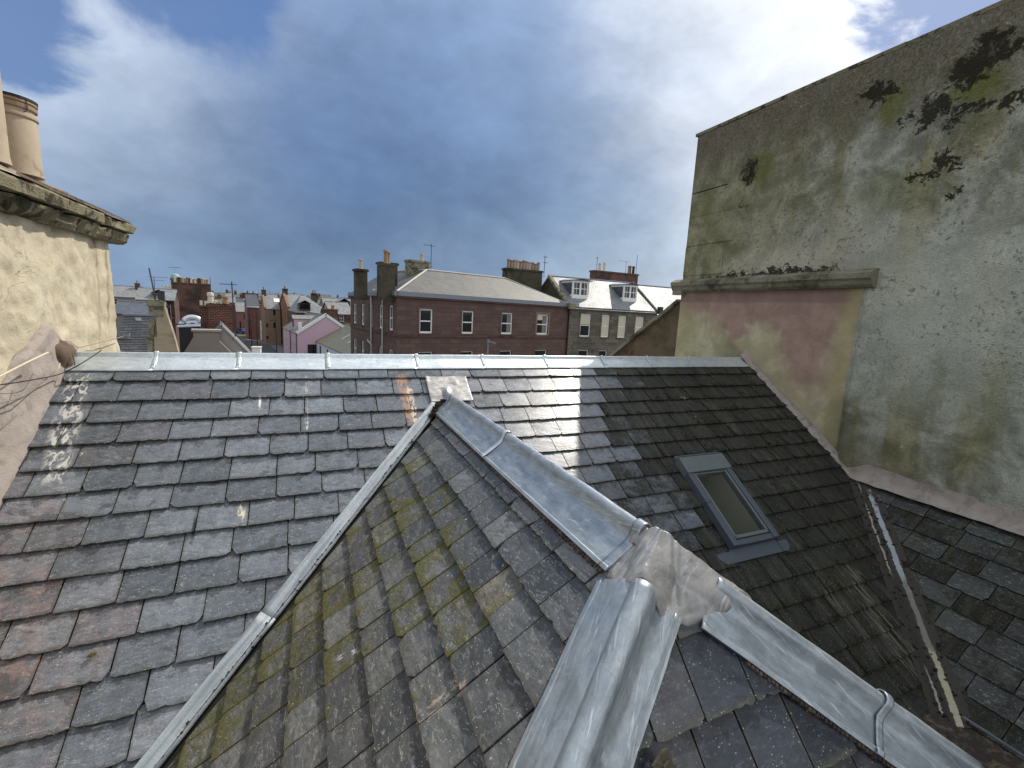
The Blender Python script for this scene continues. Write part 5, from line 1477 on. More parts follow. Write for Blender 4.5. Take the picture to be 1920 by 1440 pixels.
# string course and parapet gutter
zs = H.sz(900, 630)[1]
def band(name, mat, z0, z1, proj_, inner=-0.02):
    m = MB()
    m.box(-0.0, H.L + .0, -proj_, -inner, z0, z1)
    inn = V((-axl.y, axl.x, 0))
    c = pl0 + axl * (LL / 2) - inn * (proj_ / 2); c.z = (z0 + z1) / 2
    m.obox(c, axl * (LL / 2 + proj_ * .3), inn * (proj_ / 2), ZZ * ((z1 - z0) / 2)); return m.build(name, mat, H.root)
band('string_course', 'stone_red_dark', zs - .12, zs + .04, .09)
band('cornice', 'stone_red_dark', ze - .02, ze + .10, .16)
band('gutter_fascia', 'coping_lead', ze + .103, ze + .42, .22)
# roof by its real corners
zg = ze + .38
def wallpt(px, py, t): return H.loc(on_plane(px, py, C0 + H.n * t, H.n))
R0 = wallpt(800, 508, 4.6); R1 = wallpt(947, 521, 4.6); zr = (R0.z + R1.z) / 2; R0.z = R1.z = zr
lf = H.loc(Lend); lf.z = zg
RB = wallpt(722, 524, 9.5); RB.z = zr - .1
m = MB(); m.slab([(0.0, 0.05, zg), (H.L, .05, zg), (H.L, .3, zg), R1, R0], .1); fr = m.build('roof', 'far_slate_brown', H.root)
m = MB(); m.slab([(0.0, 0.05, zg), R0, (lf.x * .5, lf.y * .5, zg)], .1); m.slab([(lf.x * .5 , lf.y * .5, zg), R0, RB, (lf.x, lf.y, zg)], .1); m.build('roof', 'far_slate_brown', H.root)
m = MB(); m.slab([R1, (H.L, .3, zg), (H.L, 9, zg)], .1); m.slab([R0, R1, (H.L, 9, zg), (RB.x + 1, 9.2, zg)], .1); m.build('roof', 'far_slate_brown', H.root)
m = MB()
for a, b in ((R0, R1), (R0, V((0, .05, zg))), (R1, V((H.L, .3, zg))), (R0, RB)): m.tube([V(a) + ZZ * .04, V(b) + ZZ * .04], .075, 6)
m.build('ridge_capping', 'pipe_white', H.root)
for px, py in ((822, 546), (878, 549)):
    q = wallpt(px, py, 1.1); m = MB(); m.box(q.x - .2, q.x + .2, q.y - .1, q.y + .25, q.z - .12, q.z + .05); m.build('roof_vent', 'coping_lead', H.root)
def stack_px(H, x0, x1, ytop, ybot, t, d, pots, mat='stone_dark', **k):
    a = wallpt_h(H, x0, ytop, t); b = wallpt_h(H, x1, ytop, t); c = wallpt_h(H, (x0 + x1) / 2, ybot, t)
    return H.chimney((a.x + b.x) / 2, t + d / 2, (b.x - a.x) - .12, d, c.z - .6, a.z, pots, mat, **k)
def wallpt_h(H, px, py, t): return H.loc(on_plane(px, py, H.A + H.n * t, H.n))
stack_px(H, 668.5, 690.5, 503, 547, 3.6, .8, [(-.0, 0)], 'stone_dark', ph=.75, pr=.14, pm='pot_buff')
stack_px(H, 713, 747, 490, 540, 3.2, .8, [], 'stone_dark')
stack_px(H, 716.5, 742.5, 492.5, 547, .5, .9, [(-.1, -.1), (.12, .05)], 'stone_dark', ph=.85, pr=.15, cap=.05)
stack_px(H, 767, 806.5, 486, 518, 5.4, .9, [(.4, 0)], 'mossy_stone', ph=.65, pr=.14, pm='pot_buff')
for px, ytop in ((698.5, 548), (720, 561)):
    a = on_wall(px, ytop, C0 + V((0, 0, 0)), dS); q = H.loc(a); inn = V((-axl.y, axl.x, 0)); q = q - inn * .12
    pts = [q + (inn * .3 + ZZ * .25 if px < 700 else ZZ * .0), q, V((q.x, q.y, .5))]
    H.pipe(pts, .07 if px < 700 else .045)
    if px < 700: H.pipe([q + V((0, 0, -4.0)) - axl * 1.1, q + V((0, 0, -4.3)) + axl * .2], .06)
q = Hs.loc(on_plane(808, 500, C0 + H.n * 5.6, H.n)); wp = V((C0.x, C0.y, GZ)) + H.u * q.x + H.n * q.y + ZZ * (q.z - 1.2)
antenna('tall thin tv antenna beside the third chimney of the red sandstone building', wp, 3.1, [(2.95, 1.1, pi + .3), (1.2, .5, pi)], r=.028)
# street lamp in front of the facade
lp = at(914.5, 660, 24); lp.z = GZ
t = thing('street_lamp', 'small grey street lamp standing in front of the red sandstone facade', 'street lamp', lp)
top = at(914.5, 640, 24).z - GZ
m = MB(); m.tube([(0, 0, 0), (0, 0, top)], [.06, .035], 8); m.build('pole', 'coping_lead', t)
m = MB(); m.obox((.18, 0, top - .03), V((.22, 0, -.05)), V((0, .07, 0)), V((0, 0, .04))); m.box(-.05, .05, -.05, .05, top - .06, top + .1); m.build('lamp_head', 'coping_lead', t)

# ---- C: grey stone building with two dormers
_da = -(ROT.transposed() @ Aend).z; print('Aend depth', _da)
P0 = at(1069, 572, _da - 0.15); P1 = on_wall(1233, 584, P0, XX)
tR_, zRr = None, None
H = House('stone_building', 'grey stone terrace with two white bay dormers on a shiny slate roof', 'building', P0, P1, 9.0, 'grey_sandstone', 'far_slate_wet')
Hc = H
ze = H.sz(1120, 579)[1]; yr, zr = H.tz(1031, 517, 0.0)
print('C', H.L, ze, yr, zr)
yr = 4.5; zr = H.loc(on_plane(1100, 523.5, H.A + H.n * yr, H.n)).z
H.D = 9.0
cw = [H.rect(1089.5, 1108.5, 588.5, 631.5), H.rect(1129.5, 1144, 590, 633), H.rect(1160.5, 1175, 591.5, 633), H.rect(1192.5, 1208, 593, 634)]
zb0 = sum(r[2] for r in cw) / 4; zt0 = sum(r[3] for r in cw) / 4; cw = [(r[0], r[1], zb0, zt0) for r in cw]
zl = H.sz(1095, 656.5)[1]; lw = [(cw[0][0], cw[0][1], zl - 1.9, zl), (cw[1][0] - .05, cw[1][1], zl - 1.9, zl), (cw[2][0], cw[2][1], zl - 1.9, zl)]
H.body(ze, zr, front=cw + lw)
for k, r in enumerate(cw): H.window((0, 0, 0), XX, r, blind=(.42, .0, .9, .9)[k] if k != 1 else .95, surround='grey_sandstone', fw=.09)
for r in lw: H.window((0, 0, 0), XX, r, surround='grey_sandstone')
H.roof(ze + .05, zr, ov=.22)
m = MB(); m.tube([(-.1, -.25, ze + .0), (H.L, -.25, ze - .0)], .08, 6); m.build('gutter', 'dark_frame', H.root)
z_ = H.sz(1100, 642)[1]; m = MB(); m.box(0, H.L, -.05, -.002, z_ - .06, z_ + .06); m.build('string_course', 'grey_sandstone', H.root)
# corner strip of rough pilaster stones at the left
m = MB(); m.box(0.0, .55, -.05, -.001, 0, ze - .1); m.build('pilaster', 'grey_sandstone', H.root)
def skew(H, x, side=0.3, mat='mossy_stone', h=.16):
    rnd = random.Random(int(x * 10)); N = 9
    for k in range(N):
        y0 = -.15 + (yr + .15) * k / N; y1 = -.15 + (yr + .15) * (k + 1) / N - .015; z0 = ze + (zr - ze) * (y0 / yr); z1 = ze + (zr - ze) * (y1 / yr); m = MB()
        m.slab([(x - side / 2, y0, z0 + h), (x + side / 2, y0, z0 + h), (x + side / 2, y1, z1 + h), (x - side / 2, y1, z1 + h)], h + .12); m.build('skew_stone', mat, H.root)
skew(H, 0.0, .34); skew(H, H.L, .26, 'stone_dark')
m = MB(); m.poly([(-.02, 0, ze), (-.02, yr, zr + .05), (-.02, 9, ze), (-.02, 9, 0), (-.02, 0, 0)]); m.build('gable', 'stone_dark', H.root)
m = MB(); m.box(-.3, .35, -.45, -.1, ze - .15, ze + .35); m.build('skewputt', 'mossy_stone', H.root)
m = MB(); m.box(H.L - .15, H.L + .3, -.45, -.1, ze - .15, ze + .55); m.build('skewputt', 'stone_dark', H.root)
def dormer(x0, x1, y0, y1, td):
    a = wallpt_h(H, x0, y1, td); b = wallpt_h(H, x1, y0, td); X0, X1, Z0, Z1 = a.x, b.x, a.z, wallpt_h(H, (x0 + x1) / 2, y0, td).z
    tb = (Z1 - ze) / (zr - ze) * yr + .2
    m = MB(); w2 = (X1 - X0); g = .10
    # canted front: chamfered corner pieces
    fr = [(X0, td + .25), (X0 + .0, td), (X1 - .35, td), (X1, td + .35)]
    base = [(X0, tb), (X0, td), (X1 - .30, td), (X1, td + .30), (X1, tb)]
    zc0, zc1 = Z0 + .42, Z1 - .22
    mids = [X0 + .12, X0 + (w2 - .3) * .46, X0 + (w2 - .3) * .54, X1 - .42]
    m.prism(base, Z0, zc0); m.prism(base, zc1, Z1)
    for (p, q) in ((X0, X0 + .12), (X0 + (w2 - .3) * .45, X0 + (w2 - .3) * .55), (X1 - .42, X1 - .30)): m.box(p + .002, q - .002, td, td + .18, zc0, zc1)
    m.box(X1 - .06, X1 - .002, td + .32, td + .5, zc0, zc1)
    d = m.build('dormer', 'white_paint', H.root)
    def sub(nm, mt, fn):
        mm = MB(); fn(mm); mm.v = [p - d.location for p in mm.v]; return mm.build(nm, mt, d)
    sub('cheek', 'far_slate_dark', lambda q: (q.box(X0 + .02, X0 + .06, td + .2, tb, zc0 - .3, zc1 + .0), q.box(X1 - .05, X1 - .01, td + .55, tb, zc0, zc1)))
    sub('pane', 'pane_dark', lambda q: (q.box(X0 + .10, X1 - .35, td + .10, td + .12, zc0, zc1), q.obox((X1 - .17, td + .22, (zc0 + zc1) / 2), V((.16, .16, 0)), V((.008, -.008, 0)), V((0, 0, (zc1 - zc0) / 2)))))
    mid = (zc0 + zc1) / 2
    sub('sash_bar', 'white_paint', lambda q: (q.box(X0 + .1, X1 - .3, td + .05, td + .09, mid - .035, mid + .035), q.box(X0 + (w2 - .3) * .26, X0 + (w2 - .3) * .28, td + .06, td + .09, zc0, zc1), q.box(X0 + (w2 - .3) * .76, X0 + (w2 - .3) * .78, td + .06, td + .09, zc0, zc1)))
    sub('curtain', 'curtain', lambda q: (q.box(X0 + .13, X0 + .35, td + .093, td + .099, zc0, zc1), q.box(X1 - .7, X1 - .45, td + .093, td + .099, zc0, zc1)))
    def dome(q):
        n = 10
        q.grid(lambda i, j: (X0 - .12 + (w2 + .24) * i, td - .14 + (tb - td + .14) * j, Z1 + .02 + .22 * sin(pi * i) * (.4 + .6 * j) ), n, 6)
        q.box(X0 - .12, X1 + .12, td - .14, tb, Z1 - .03, Z1 + .02)
    sub('dormer_roof', 'coping_lead', dome)
dormer(1072.5, 1109, 526, 560, 1.25)
dormer(1168, 1200, 534, 565.5, 1.30)
# big stack with the row of clay pots at the left gable
yb, _z = H.tz(948, 510, 0.0); yf, ztop = H.tz(1018, 503.5, 0.0); yf = min(yf, yr + .6)
print('stack', yf, yb, ztop)
a = H.loc(on_plane(948, 507, H.A + H.n * 5.2, H.n)); b = H.loc(on_plane(1017, 507, H.A + H.n * 5.2, H.n)); zt = H.loc(on_plane(985, 505, H.A + H.n * 5.2, H.n)).z
wst = b.x - a.x; npot = 11
H.chimney((a.x + b.x) / 2, 5.6, wst, .9, ze - .5, zt, [(-wst / 2 + .42 + (wst - .7) * k / (npot - 1), 0) for k in range(npot)], 'stone_dark', ph=.82, pr=.15, pm=('pot_orange', 'pot_orange', 'pot_rim', 'pot_buff'))
m = MB(); m.poly([(a.x, 5.2, ze - 2), (a.x, 5.2, zt - .8), (b.x, 5.2, zt - .8), (-.03, .2, ze + .2), (-.03, .2, ze - 2)]); 
m = MB(); m.slab([(a.x + .05, 5.15, ze - 1.0), (a.x + .05, 5.15, zt - .5), (b.x - .05, 5.15, zt - .5), (b.x - .05, 5.15, ze - 1.0)], .1); m.build('gable', 'stone_dark', H.root)
# stack at the right with a few pale pots
a = wallpt_h(H, 1114, 507, 8.6); b = wallpt_h(H, 1197, 507, 8.6); w = b.x - a.x
H.chimney((a.x + b.x) / 2, 9.0, w, .9, ze, a.z + .05, [(-w * .34, 0), (-w * .24, 0), (w * .33, 0), (w * .36, .1), (w * .43, 0)], 'stone_red_dark', ph=.95, pr=.16, pm=('pot_pale', 'pot_pale', 'pot_orange', 'rust_black', 'rust_black'))
def world(H, l): return V((H.A.x, H.A.y, GZ)) + H.u * l[0] + H.n * l[1] + ZZ * l[2]
antenna('tv antenna on a thin pole left of the two pale chimney pots', world(H, (a.x + .2, 8.4, a.z - .8)), 2.3, [(2.2, .5, pi / 2)], r=.025)
antenna('tv antenna with long flat aerial above the right stack of the grey terrace', world(H, (a.x + w * .68, 8.4, a.z)), 1.4, [(1.35, 1.7, pi)], r=.02)
antenna('bare whip antenna rising above the dark pots of the right stack', world(H, (b.x - .35, 8.6, a.z)), 2.3, [], r=.025)
q = H.loc(on_plane(1020, 500, H.A + H.n * 5.2, H.n)); antenna('short tv antenna at the right end of the row of clay pots', world(H, (q.x, 5.1, q.z - .8)), 1.9, [(1.75, .5, .2), (1.2, .5, .2)], r=.03)
# ---- E: bright roof further right
P0 = on_wall(1234, 592, Hc.A, XX) + YY * 1.2; P1 = on_wall(1320, 600, P0, XX)
H = House('terraced_house', 'house with a pale glistening slate roof between the grey terrace and the tall wall', 'house', P0, P1, 10.0, 'grey_sandstone', 'far_slate_wet')
yr = 5.0; ze = H.sz(1250, 592)[1]; zr = wallpt_h(H, 1236, 538, 5.0).z
H.body(ze, zr); H.roof(ze, zr, ends=.0)

# ---- street direction houses on the far left
dX = V((-dS.y, dS.x, 0)); dX = dX if dX.dot(XX) > 0 else -dX         # to the right, square to the street

def street_house(name, label, pxA, pxB, pyref, depthB, D, wm, rm, cat='house', group=None):
    """facade along the street: B near (right in the picture), A far"""
    B = at(pxB, pyref, depthB); A = on_wall(pxA, pyref, B, dS)
    return House(name, label, cat, A, B, D, wm, rm, group)
# G: white cottage with a mossy roof
G = street_house('cottage', 'long white cottage with a mossy slate roof beside the red sandstone building', 582, 656.5, 640, 48.5, 9.0, 'white_render', 'far_slate_moss')
ze = G.sz(600, 641)[1]; zr = wallpt_h(G, 640, 604.5, 4.5).z
rc = []
for x0, x1, y0 in ((588, 590.5, 638.5), (598.5, 601.5, 642), (612, 615, 647.5), (627.5, 631, 653)):
    a, zt_ = G.sz(x0, y0); b, _ = G.sz(x1, y0); rc.append((a, b + .2, ze - 2.2, ze - .55))
G.body(ze, zr, front=rc)
for r in rc: G.window((0, 0, 0), XX, r, frame='dark_frame')
G.roof(ze, zr)
for f_, t_ in ((.55, 1.6), (.72, 1.3), (.60, 3.0)):
    x = G.L * f_; z = ze + (zr - ze) * t_ / 4.5; k = (zr - ze) / 4.5; m = MB(); m.slab([(x, t_, z + .05), (x + .28, t_, z + .05), (x + .28, t_ + 1.3, z + 1.3 * k + .05), (x, t_ + 1.3, z + 1.3 * k + .05)], .05); m.build('rooflight', 'pipe_white', G.root)
# F: pink house
F = street_house('pink_house', 'pink rendered house with white skew copings and a small dormer', 531.5, 557.5, 630, 64.0, 9.5, 'pink_render', 'far_slate_moss')
ze = F.tz(558, 624.5)[1]; ty, zr = F.tz(611, 591); F.D = D = 2 * ty; yr = ty
print('F', F.L, ze, zr, D)
fr = []
for x0, x1 in ((536.5, 538.5), (546, 548), (551.5, 553)):
    a, _ = F.sz(x0, 650); b, _ = F.sz(x1, 650); fr.append((a, b + .15, ze - 3.2, ze - 1.7))
F.body(ze, zr, front=fr, end1=[(1.3, 2.6, ze - 4.2, ze - 1.6)])
for r in fr: F.window((0, 0, 0), XX, r)
F.window((F.L, 0, 0), YY, (1.3, 2.6, ze - 4.2, ze - 1.6), frame='stone_red_dark', rail=False)
F.roof(ze, zr, ends=-.05, yr=yr)
def whskew(Hh, x, ze, zr, yr, mat='white_paint', w=.35, h=.28, both=True):
    for s_ in ((0, 1) if both else (0,)):
        y0, y1 = (-.2, yr) if s_ == 0 else (Hh.D + .2, yr); k = (zr - ze) / yr
        z0 = ze - .2 * k; m = MB(); m.slab([(x - w / 2, y0, z0 + h), (x + w / 2, y0, z0 + h), (x + w / 2, y1, zr + h), (x - w / 2, y1, zr + h)], h + .1); m.build('skew_coping', mat, Hh.root)
whskew(F, F.L - .05, ze, zr, yr)
def small_dormer(Hh, sx, w, t0, ze, zr, yr, h, wallm, roofm):
    k = (zr - ze) / yr; z0 = ze + k * t0; zt = z0 + h; tb = t0 + h / k
    m = MB(); m.box(sx - w / 2, sx + w / 2, t0, tb, z0, zt); d = m.build('dormer', wallm, Hh.root)
    m = MB(); m.box(sx - w / 2 + .15, sx + w / 2 - .15, t0 - .03, t0 - .003, z0 + .35, zt - .12); m.v = [p - d.location for p in m.v]; m.build('pane', 'pane_dark', d)
    m = MB(); m.slab([(sx - w / 2 - .15, t0 - .2, zt), (sx, t0 - .2, zt + w * .32), (sx, tb + w * .32 / k, zt + w * .32), (sx - w / 2 - .15, tb, zt)], .06)
    m.slab([(sx, t0 - .2, zt + w * .32), (sx + w / 2 + .15, t0 - .2, zt), (sx + w / 2 + .15, tb, zt), (sx, tb + w * .32 / k, zt + w * .32)], .06)
    m.v = [p - d.location for p in m.v]; m.build('dormer_roof', roofm, d)
small_dormer(F, F.L * .62, 1.7, .3, ze, zr, yr, 1.6, 'pink_render', 'far_slate_grey')
m = MB(); m.box(F.L - .3, F.L + .15, .15, .6, ze + .2, ze + 1.5); m.build('skewputt', 'white_paint', F.root)
F.chimney(F.L - 1.0, yr + 1.2, 1.6, 1.0, zr - 1.2, zr + .9, [(-.3, 0), (.3, 0)], 'stone_red_dark', ph=.6)
F.pipe([(F.L * .58, -.1, ze), (F.L * .58, -.1, 0)], .06, 'dark_frame')
F.pipe([(F.L * .98, -.1, ze), (F.L * .98, -.1, 0)], .06, 'dark_frame')

def cross_house(name, label, px0, px1, pyref, depth, D, wm, rm, cat='house', group=None):
    """facade square to the street, seen from the front; left gable seen obliquely"""
    A = at(px0, pyref, depth); B = on_wall(px1, pyref, A, dX); return House(name, label, cat, A, B, D, wm, rm, group)
# H1 / H2 brown stone houses
H1 = cross_house('stone_house', 'tall brown harled house with a narrow gable and one rooflight, left of the orange gable', 497, 526, 600, 96, 10, 'brown_harl', 'far_slate_grey')
ze = H1.sz(510, 578.5)[1]; zr = wallpt_h(H1, 510, 552, 5).z
fw_ = [H1.rect(512, 516.5, 579.5, 591), H1.rect(512.5, 517, 604.5, 615.5), H1.rect(499, 502.5, 606.5, 613), H1.rect(499.5, 503.5, 630, 635.5)]
H1.body(ze, zr, front=fw_)
for r in fw_: H1.window((0, 0, 0), XX, r, frame='dark_frame', rail=False)
H1.roof(ze, zr, ends=.0); yr = 5; H1.D = 10; whskew(H1, .1, ze, zr, 5, 'brown_harl', .4, .3)
m = MB(); m.slab([(2.0, 2.2, ze + (zr - ze) * .44 + .1), (3.1, 2.2, ze + (zr - ze) * .44 + .1), (3.1, 3.4, ze + (zr - ze) * .68 + .1), (2.0, 3.4, ze + (zr - ze) * .68 + .1)], .08); m.build('rooflight', 'white_paint', H1.root)
H1.chimney(.3, 5, .8, 1.4, zr - 1, zr + .9, [(0, -.3), (0, .3)], 'stone_dark')
H2 = cross_house('stone_house', 'house with an orange-brown stone gable and chimney facing the street', 541, 575, 600, 88, 12, 'orange_stone', 'far_slate_grey')
ze = H2.sz(545, 578)[1]; ty, zr = H2.tz(530, 550, 0.0); ty = max(4, min(ty, 8)); zr = wallpt_h(H2, 545, 551, ty).z; H2.D = 2 * ty
print('H2', ze, zr, ty)
H2.body(ze, zr, end0=[(ty * 1.3, ty * 1.3 + .8, ze - 2.4, ze - .9), (ty * .6, ty * .6 + .8, ze - 5, ze - 3.4)])
H2.roof(ze, zr, ends=0); whskew(H2, .1, ze, zr, ty, 'orange_stone', .45, .35)
H2.chimney(.4, ty, .9, 1.3, zr - 1, zr + 1.0, [(0, -.3), (0, .3)], 'stone_dark')
# pyramid roof behind the pink house
H3 = cross_house('stone_house', 'brown house with a big plain grey hipped roof behind the pink house', 554, 622, 600, 78, 11, 'stone_red_dark', 'far_slate_grey')
ze = H3.sz(585, 586)[1]; zr = wallpt_h(H3, 575, 554, 5.5).z; H3.body(ze, None); H3.roof(ze, zr, i0=1.6, i1=3.6)
H3.chimney(H3.L - 1.8, 6.5, 1.0, .8, zr - 1.2, zr + .5, [(-.2, 0), (.2, 0)], 'stone_dark')
small_dormer(H3, 1.6, 1.8, .4, ze, zr, 5.5, 1.3, 'dark_frame', 'far_slate_grey')
H3b = cross_house('house', 'brown house with a dark chimney and a lit window just left of the sandstone building', 620, 662, 600, 70, 8, 'stone_red_dark', 'far_slate_grey')
ze = H3b.sz(640, 588)[1]; zr = wallpt_h(H3b, 640, 567, 4).z
r = H3b.rect(637, 645, 590, 603); H3b.body(ze, zr, front=[r]); H3b.window((0, 0, 0), XX, r, cols=2); H3b.roof(ze, zr)
H3b.chimney(-.2, .4, 2.0, 1.0, ze - 1.6, ze + .6, [(-.5, 0), (.5, 0)], 'stone_red_dark', ph=.5)
H4 = cross_house('house', 'far grey house with a wide flat-topped dormer near the sandstone building', 612, 668, 600, 105, 10, 'grey_render', 'far_slate_grey')
ze = H4.sz(640, 583)[1]; zr = wallpt_h(H4, 640, 560, 5).z; H4.body(ze, zr); H4.roof(ze, zr); small_dormer(H4, H4.L * .62, 2.6, .6, ze, zr, 5, 1.8, 'dark_frame', 'far_slate_grey')
# I: red terrace on the street, left of H1
I1 = cross_house('red_house', 'red stone house with pale gutter line on the street left of the brown harled house', 464, 487, 600, 104, 12, 'red_sandstone_far', 'far_slate_dark')
ze = I1.sz(475, 576)[1]; zr = wallpt_h(I1, 480, 553, 6).z; I1.body(ze, zr); I1.roof(ze, zr, ends=0)
I1.chimney(I1.L - 1.3, 8, 3.4, .9, zr - 1.0, zr + .4, [(-1.2, 0), (-.6, 0), (0, 0), (.6, 0), (1.2, 0)], 'stone_red_dark', pm=('pot_pale', 'stone_dark'))
I1.pipe([(.3, -.15, ze), (.3, -.15, 0)], .09, 'dark_frame'); I1.pipe([(-.1, -.2, ze), (I1.L, -.2, ze + .0)], .12, 'pipe_white', 'gutter')
I2 = cross_house('red_house', 'low red stone house further along the street with a pale flat gutter', 444, 465, 600, 122, 12, 'red_sandstone_far', 'far_slate_grey')
ze = I2.sz(455, 584)[1]; zr = wallpt_h(I2, 455, 567, 6).z; fw_ = [I2.rect(449, 452, 603, 618), I2.rect(457, 460, 590, 598)]
I2.body(ze, zr, front=fw_); I2.roof(ze, zr)
for r in fw_: I2.window((0, 0, 0), XX, r, frame='dark_frame')
# bare far tree
tt = thing('bare_tree', 'leafless pale tree rising above the roofs left of centre', 'tree', V((at(500, 560, 170).x, at(500, 560, 170).y, GZ)))
th_ = at(500, 533, 170).z - GZ; rnd = random.Random(2); m = MB(); m.tube([(0, 0, 0), (.2, 0, th_ * .55)], [.4, .25], 6); m.build('trunk', 'bark', tt); m = MB()
def twig(p, d, L, r, n):
    q = p + d * L; m.tube([p, (p + q) / 2 + V((rnd.uniform(-.1, .1), 0, rnd.uniform(-.1, .1))) * L, q], [r, r * .8, r * .6], 4)
    if n:
        for k in range(3): twig(q if k else (p + q) / 2, (d + V((rnd.gauss(0, .55), rnd.gauss(0, .55), rnd.gauss(.12, .3)))).normalized(), L * .68, r * .6, n - 1)
for k in range(6): twig(V((.2, 0, th_ * .5)), V((rnd.gauss(0, .5), rnd.gauss(0, .5), 1)).normalized(), th_ * .17, .12, 4)
m.build('crown', 'bark', tt)

# J: wide red chimney block with a crowd of pots, brown building below
Jb = cross_house('tenement', 'big dark brown gable block crowned with a row of many mixed chimney pots', 323, 396, 560, 56, 6, 'stone_red_dark', 'far_slate_grey', 'building')
zt = Jb.sz(360, 535)[1]
Jb.D = 1.6
Jb.face((0, 0, 0), XX, Jb.L, 0, zt, []); m = MB(); m.box(0.02, Jb.L - .02, .02, 1.5, 0, zt - .01); m.build('wall', 'stone_red_dark', Jb.root)
n = 17
Jb.chimney(Jb.L / 2, .8, Jb.L - .1, 1.5, zt - .02, zt + .30, [(-Jb.L / 2 + .35 + (Jb.L - .7) * k / (n - 1), .3 * (k % 2)) for k in range(n)], 'brick_red', ph=.62, pr=.14, pm=('pot_pale', 'pot_orange', 'stone_dark', 'pot_pale', 'pot_buff'), cap=.06)
r = Jb.rect(374, 380, 563, 572); m = MB(); m.box(r[0], r[1], -.05, -.004, r[2], r[3]); m.build('blocked_window', 'blind', Jb.root)
r = Jb.rect(383, 389, 564, 573); m = MB(); m.box(r[0], r[1], -.05, -.004, r[2], r[3]); m.build('blocked_window', 'blind', Jb.root)
Jc = cross_house('tenement', 'smaller red building with a low row of pots left of the dark gable block', 304, 324, 560, 62, 8, 'stone_red_dark', 'far_slate_grey', 'building')
zt = Jc.sz(314, 541)[1]; Jc.body(zt - 2.2, None); Jc.roof(zt - 2.2, zt - 1.4, i0=.8, i1=.8); Jc.chimney(Jc.L / 2, 1.4, Jc.L - .3, .8, zt - 3, zt, [(-.5, 0), (-.1, 0), (.3, 0), (.65, 0)], 'brick_red', ph=.5, pm='pot_pale')
# roof in front with bright edge, pipes on the brown wall
Jd = cross_house('house', 'brown house with a bright sheet roof edge below the big dark gable block', 300, 327, 575, 48, 7, 'stone_red_dark', 'far_slate_wet')
ze = Jd.sz(310, 560)[1]; zr = ze + 1.0; Jd.body(ze, zr); Jd.roof(ze, zr, ends=.1, ov=.5)
for q in (.3, .7): Jd.pipe([(Jd.L * q, -.1, ze - .2), (Jd.L * q, -.1, 0)], .07, 'dark_frame')
Jd.pipe([(0.1, -.2, ze - 2.2), (Jd.L * .9, -.2, ze - 2.0)], .05, 'dark_frame')
# copper dome
dmb = at(329, 522, 72); t = thing('dome_tower', 'pale green copper dome showing behind the row of chimney pots', 'dome', V((dmb.x, dmb.y, GZ)))
R = 8.0 * 72 / FPX; z0 = dmb.z - GZ
m = MB(); m.lathe((0, 0, 0), [(R * .95, 0), (R * .95, z0 - .3), (R * 1.06, z0 - .3), (R * 1.06, z0)], 16); m.build('drum', 'grey_sandstone', t)
m = MB(); m.lathe((0, 0, z0), [(R * cos(a), R * 1.15 * sin(a)) for a in [k * pi / 2 / 8 for k in range(8)]] + [(.05, R * 1.15), (.03, R * 1.15 + .9)], 20); m.build('dome', 'copper_green', t, smooth=True, auto=.6)
m = MB(); m.tube([(-.8, 0, z0 + R * 1.15 + .85), (.8, 0, z0 + R * 1.15 + .95)], .03, 5); m.build('weather_vane', 'dark_frame', t)
# K: long grey roofs far left
for k, (x0, x1, pe, pr_, dep, lab) in enumerate(((196, 262, 556, 536, 88, 'long plain grey roof far left, behind the cream chimney gable'), (254, 322, 562, 541, 80, 'second grey roof with a small dark dormer, far left'), (206, 300, 588, 566, 40, 'flat-looking dark lead roof just beyond the stepped slate roof'))):
    K = cross_house('house', lab, x0, x1, (pe + pr_) / 2, dep, 10, 'grey_render', ('far_slate_grey', 'far_slate_grey', 'far_slate_dark')[k])
    ze = K.sz((x0 + x1) / 2, pe)[1]; zr = wallpt_h(K, (x0 + x1) / 2, pr_, 5).z
    rr = [(q, q + .8, ze - 1.6, ze - .5) for q in [1 + j * 1.7 for j in range(int((K.L - 2) / 1.7))]] if k < 2 else []
    K.body(ze, zr, front=rr); K.roof(ze, zr)
    for r in rr: K.window((0, 0, 0), XX, r, frame='white_paint', sill=False)
    if k == 0: K.chimney(K.L * .86, 4, .8, .8, zr - 2.5, zr + .7, [(0, 0)], 'stone_red_dark')
    if k == 1: small_dormer(K, K.L * .62, 2.2, 1.0, ze, zr, 5, .8, 'grey_render', 'coping_lead')
# O + N: near slate roof with mossy cream gable on its right
O_ = cross_house('slate_roofed_house', 'near house with closely stepped dark slate courses beside the cream chimney', 214, 291, 640, 19.5, 6.0, 'grey_render', 'far_slate_dark')
ze = O_.sz(255, 668)[1]; zt = wallpt_h(O_, 255, 592, 2.6).z
print('O', O_.L, ze, zt)
O_.body(ze, zt, yr=2.6); NC = 25
cos_ = None
for k in range(NC):
    y0 = -.1 + 2.7 * k / NC; y1 = -.1 + 2.7 * (k + 1.35) / NC; z0 = ze + (zt - ze) * (y0 / 2.6); z1 = ze + (zt - ze) * (y1 / 2.6)
    xs = 0.0; m = MB(); rnd = random.Random(k)
    while xs < O_.L:
        w = rnd.uniform(.2, .3); q = rnd.uniform(-.006, .006)
        m.slab([(xs, y0 + q, z0 + .055), (min(xs + w - .006, O_.L), y0 + q, z0 + .055), (min(xs + w - .006, O_.L), y1, z1 + .02), (xs, y1, z1 + .02)], .022); xs += w
    m.build('slate_course', 'far_slate_dark', O_.root)
m = MB(); m.slab([(0, 2.6, zt + .02), (O_.L, 2.6, zt + .02), (O_.L, 6.0, ze), (0, 6.0, ze)], .08); m.build('roof', 'far_slate_dark', O_.root)
m = MB(); m.box(0, O_.L, 2.5, 2.75, zt - .0, zt + .09); m.build('ridge_capping', 'coping_lead', O_.root)
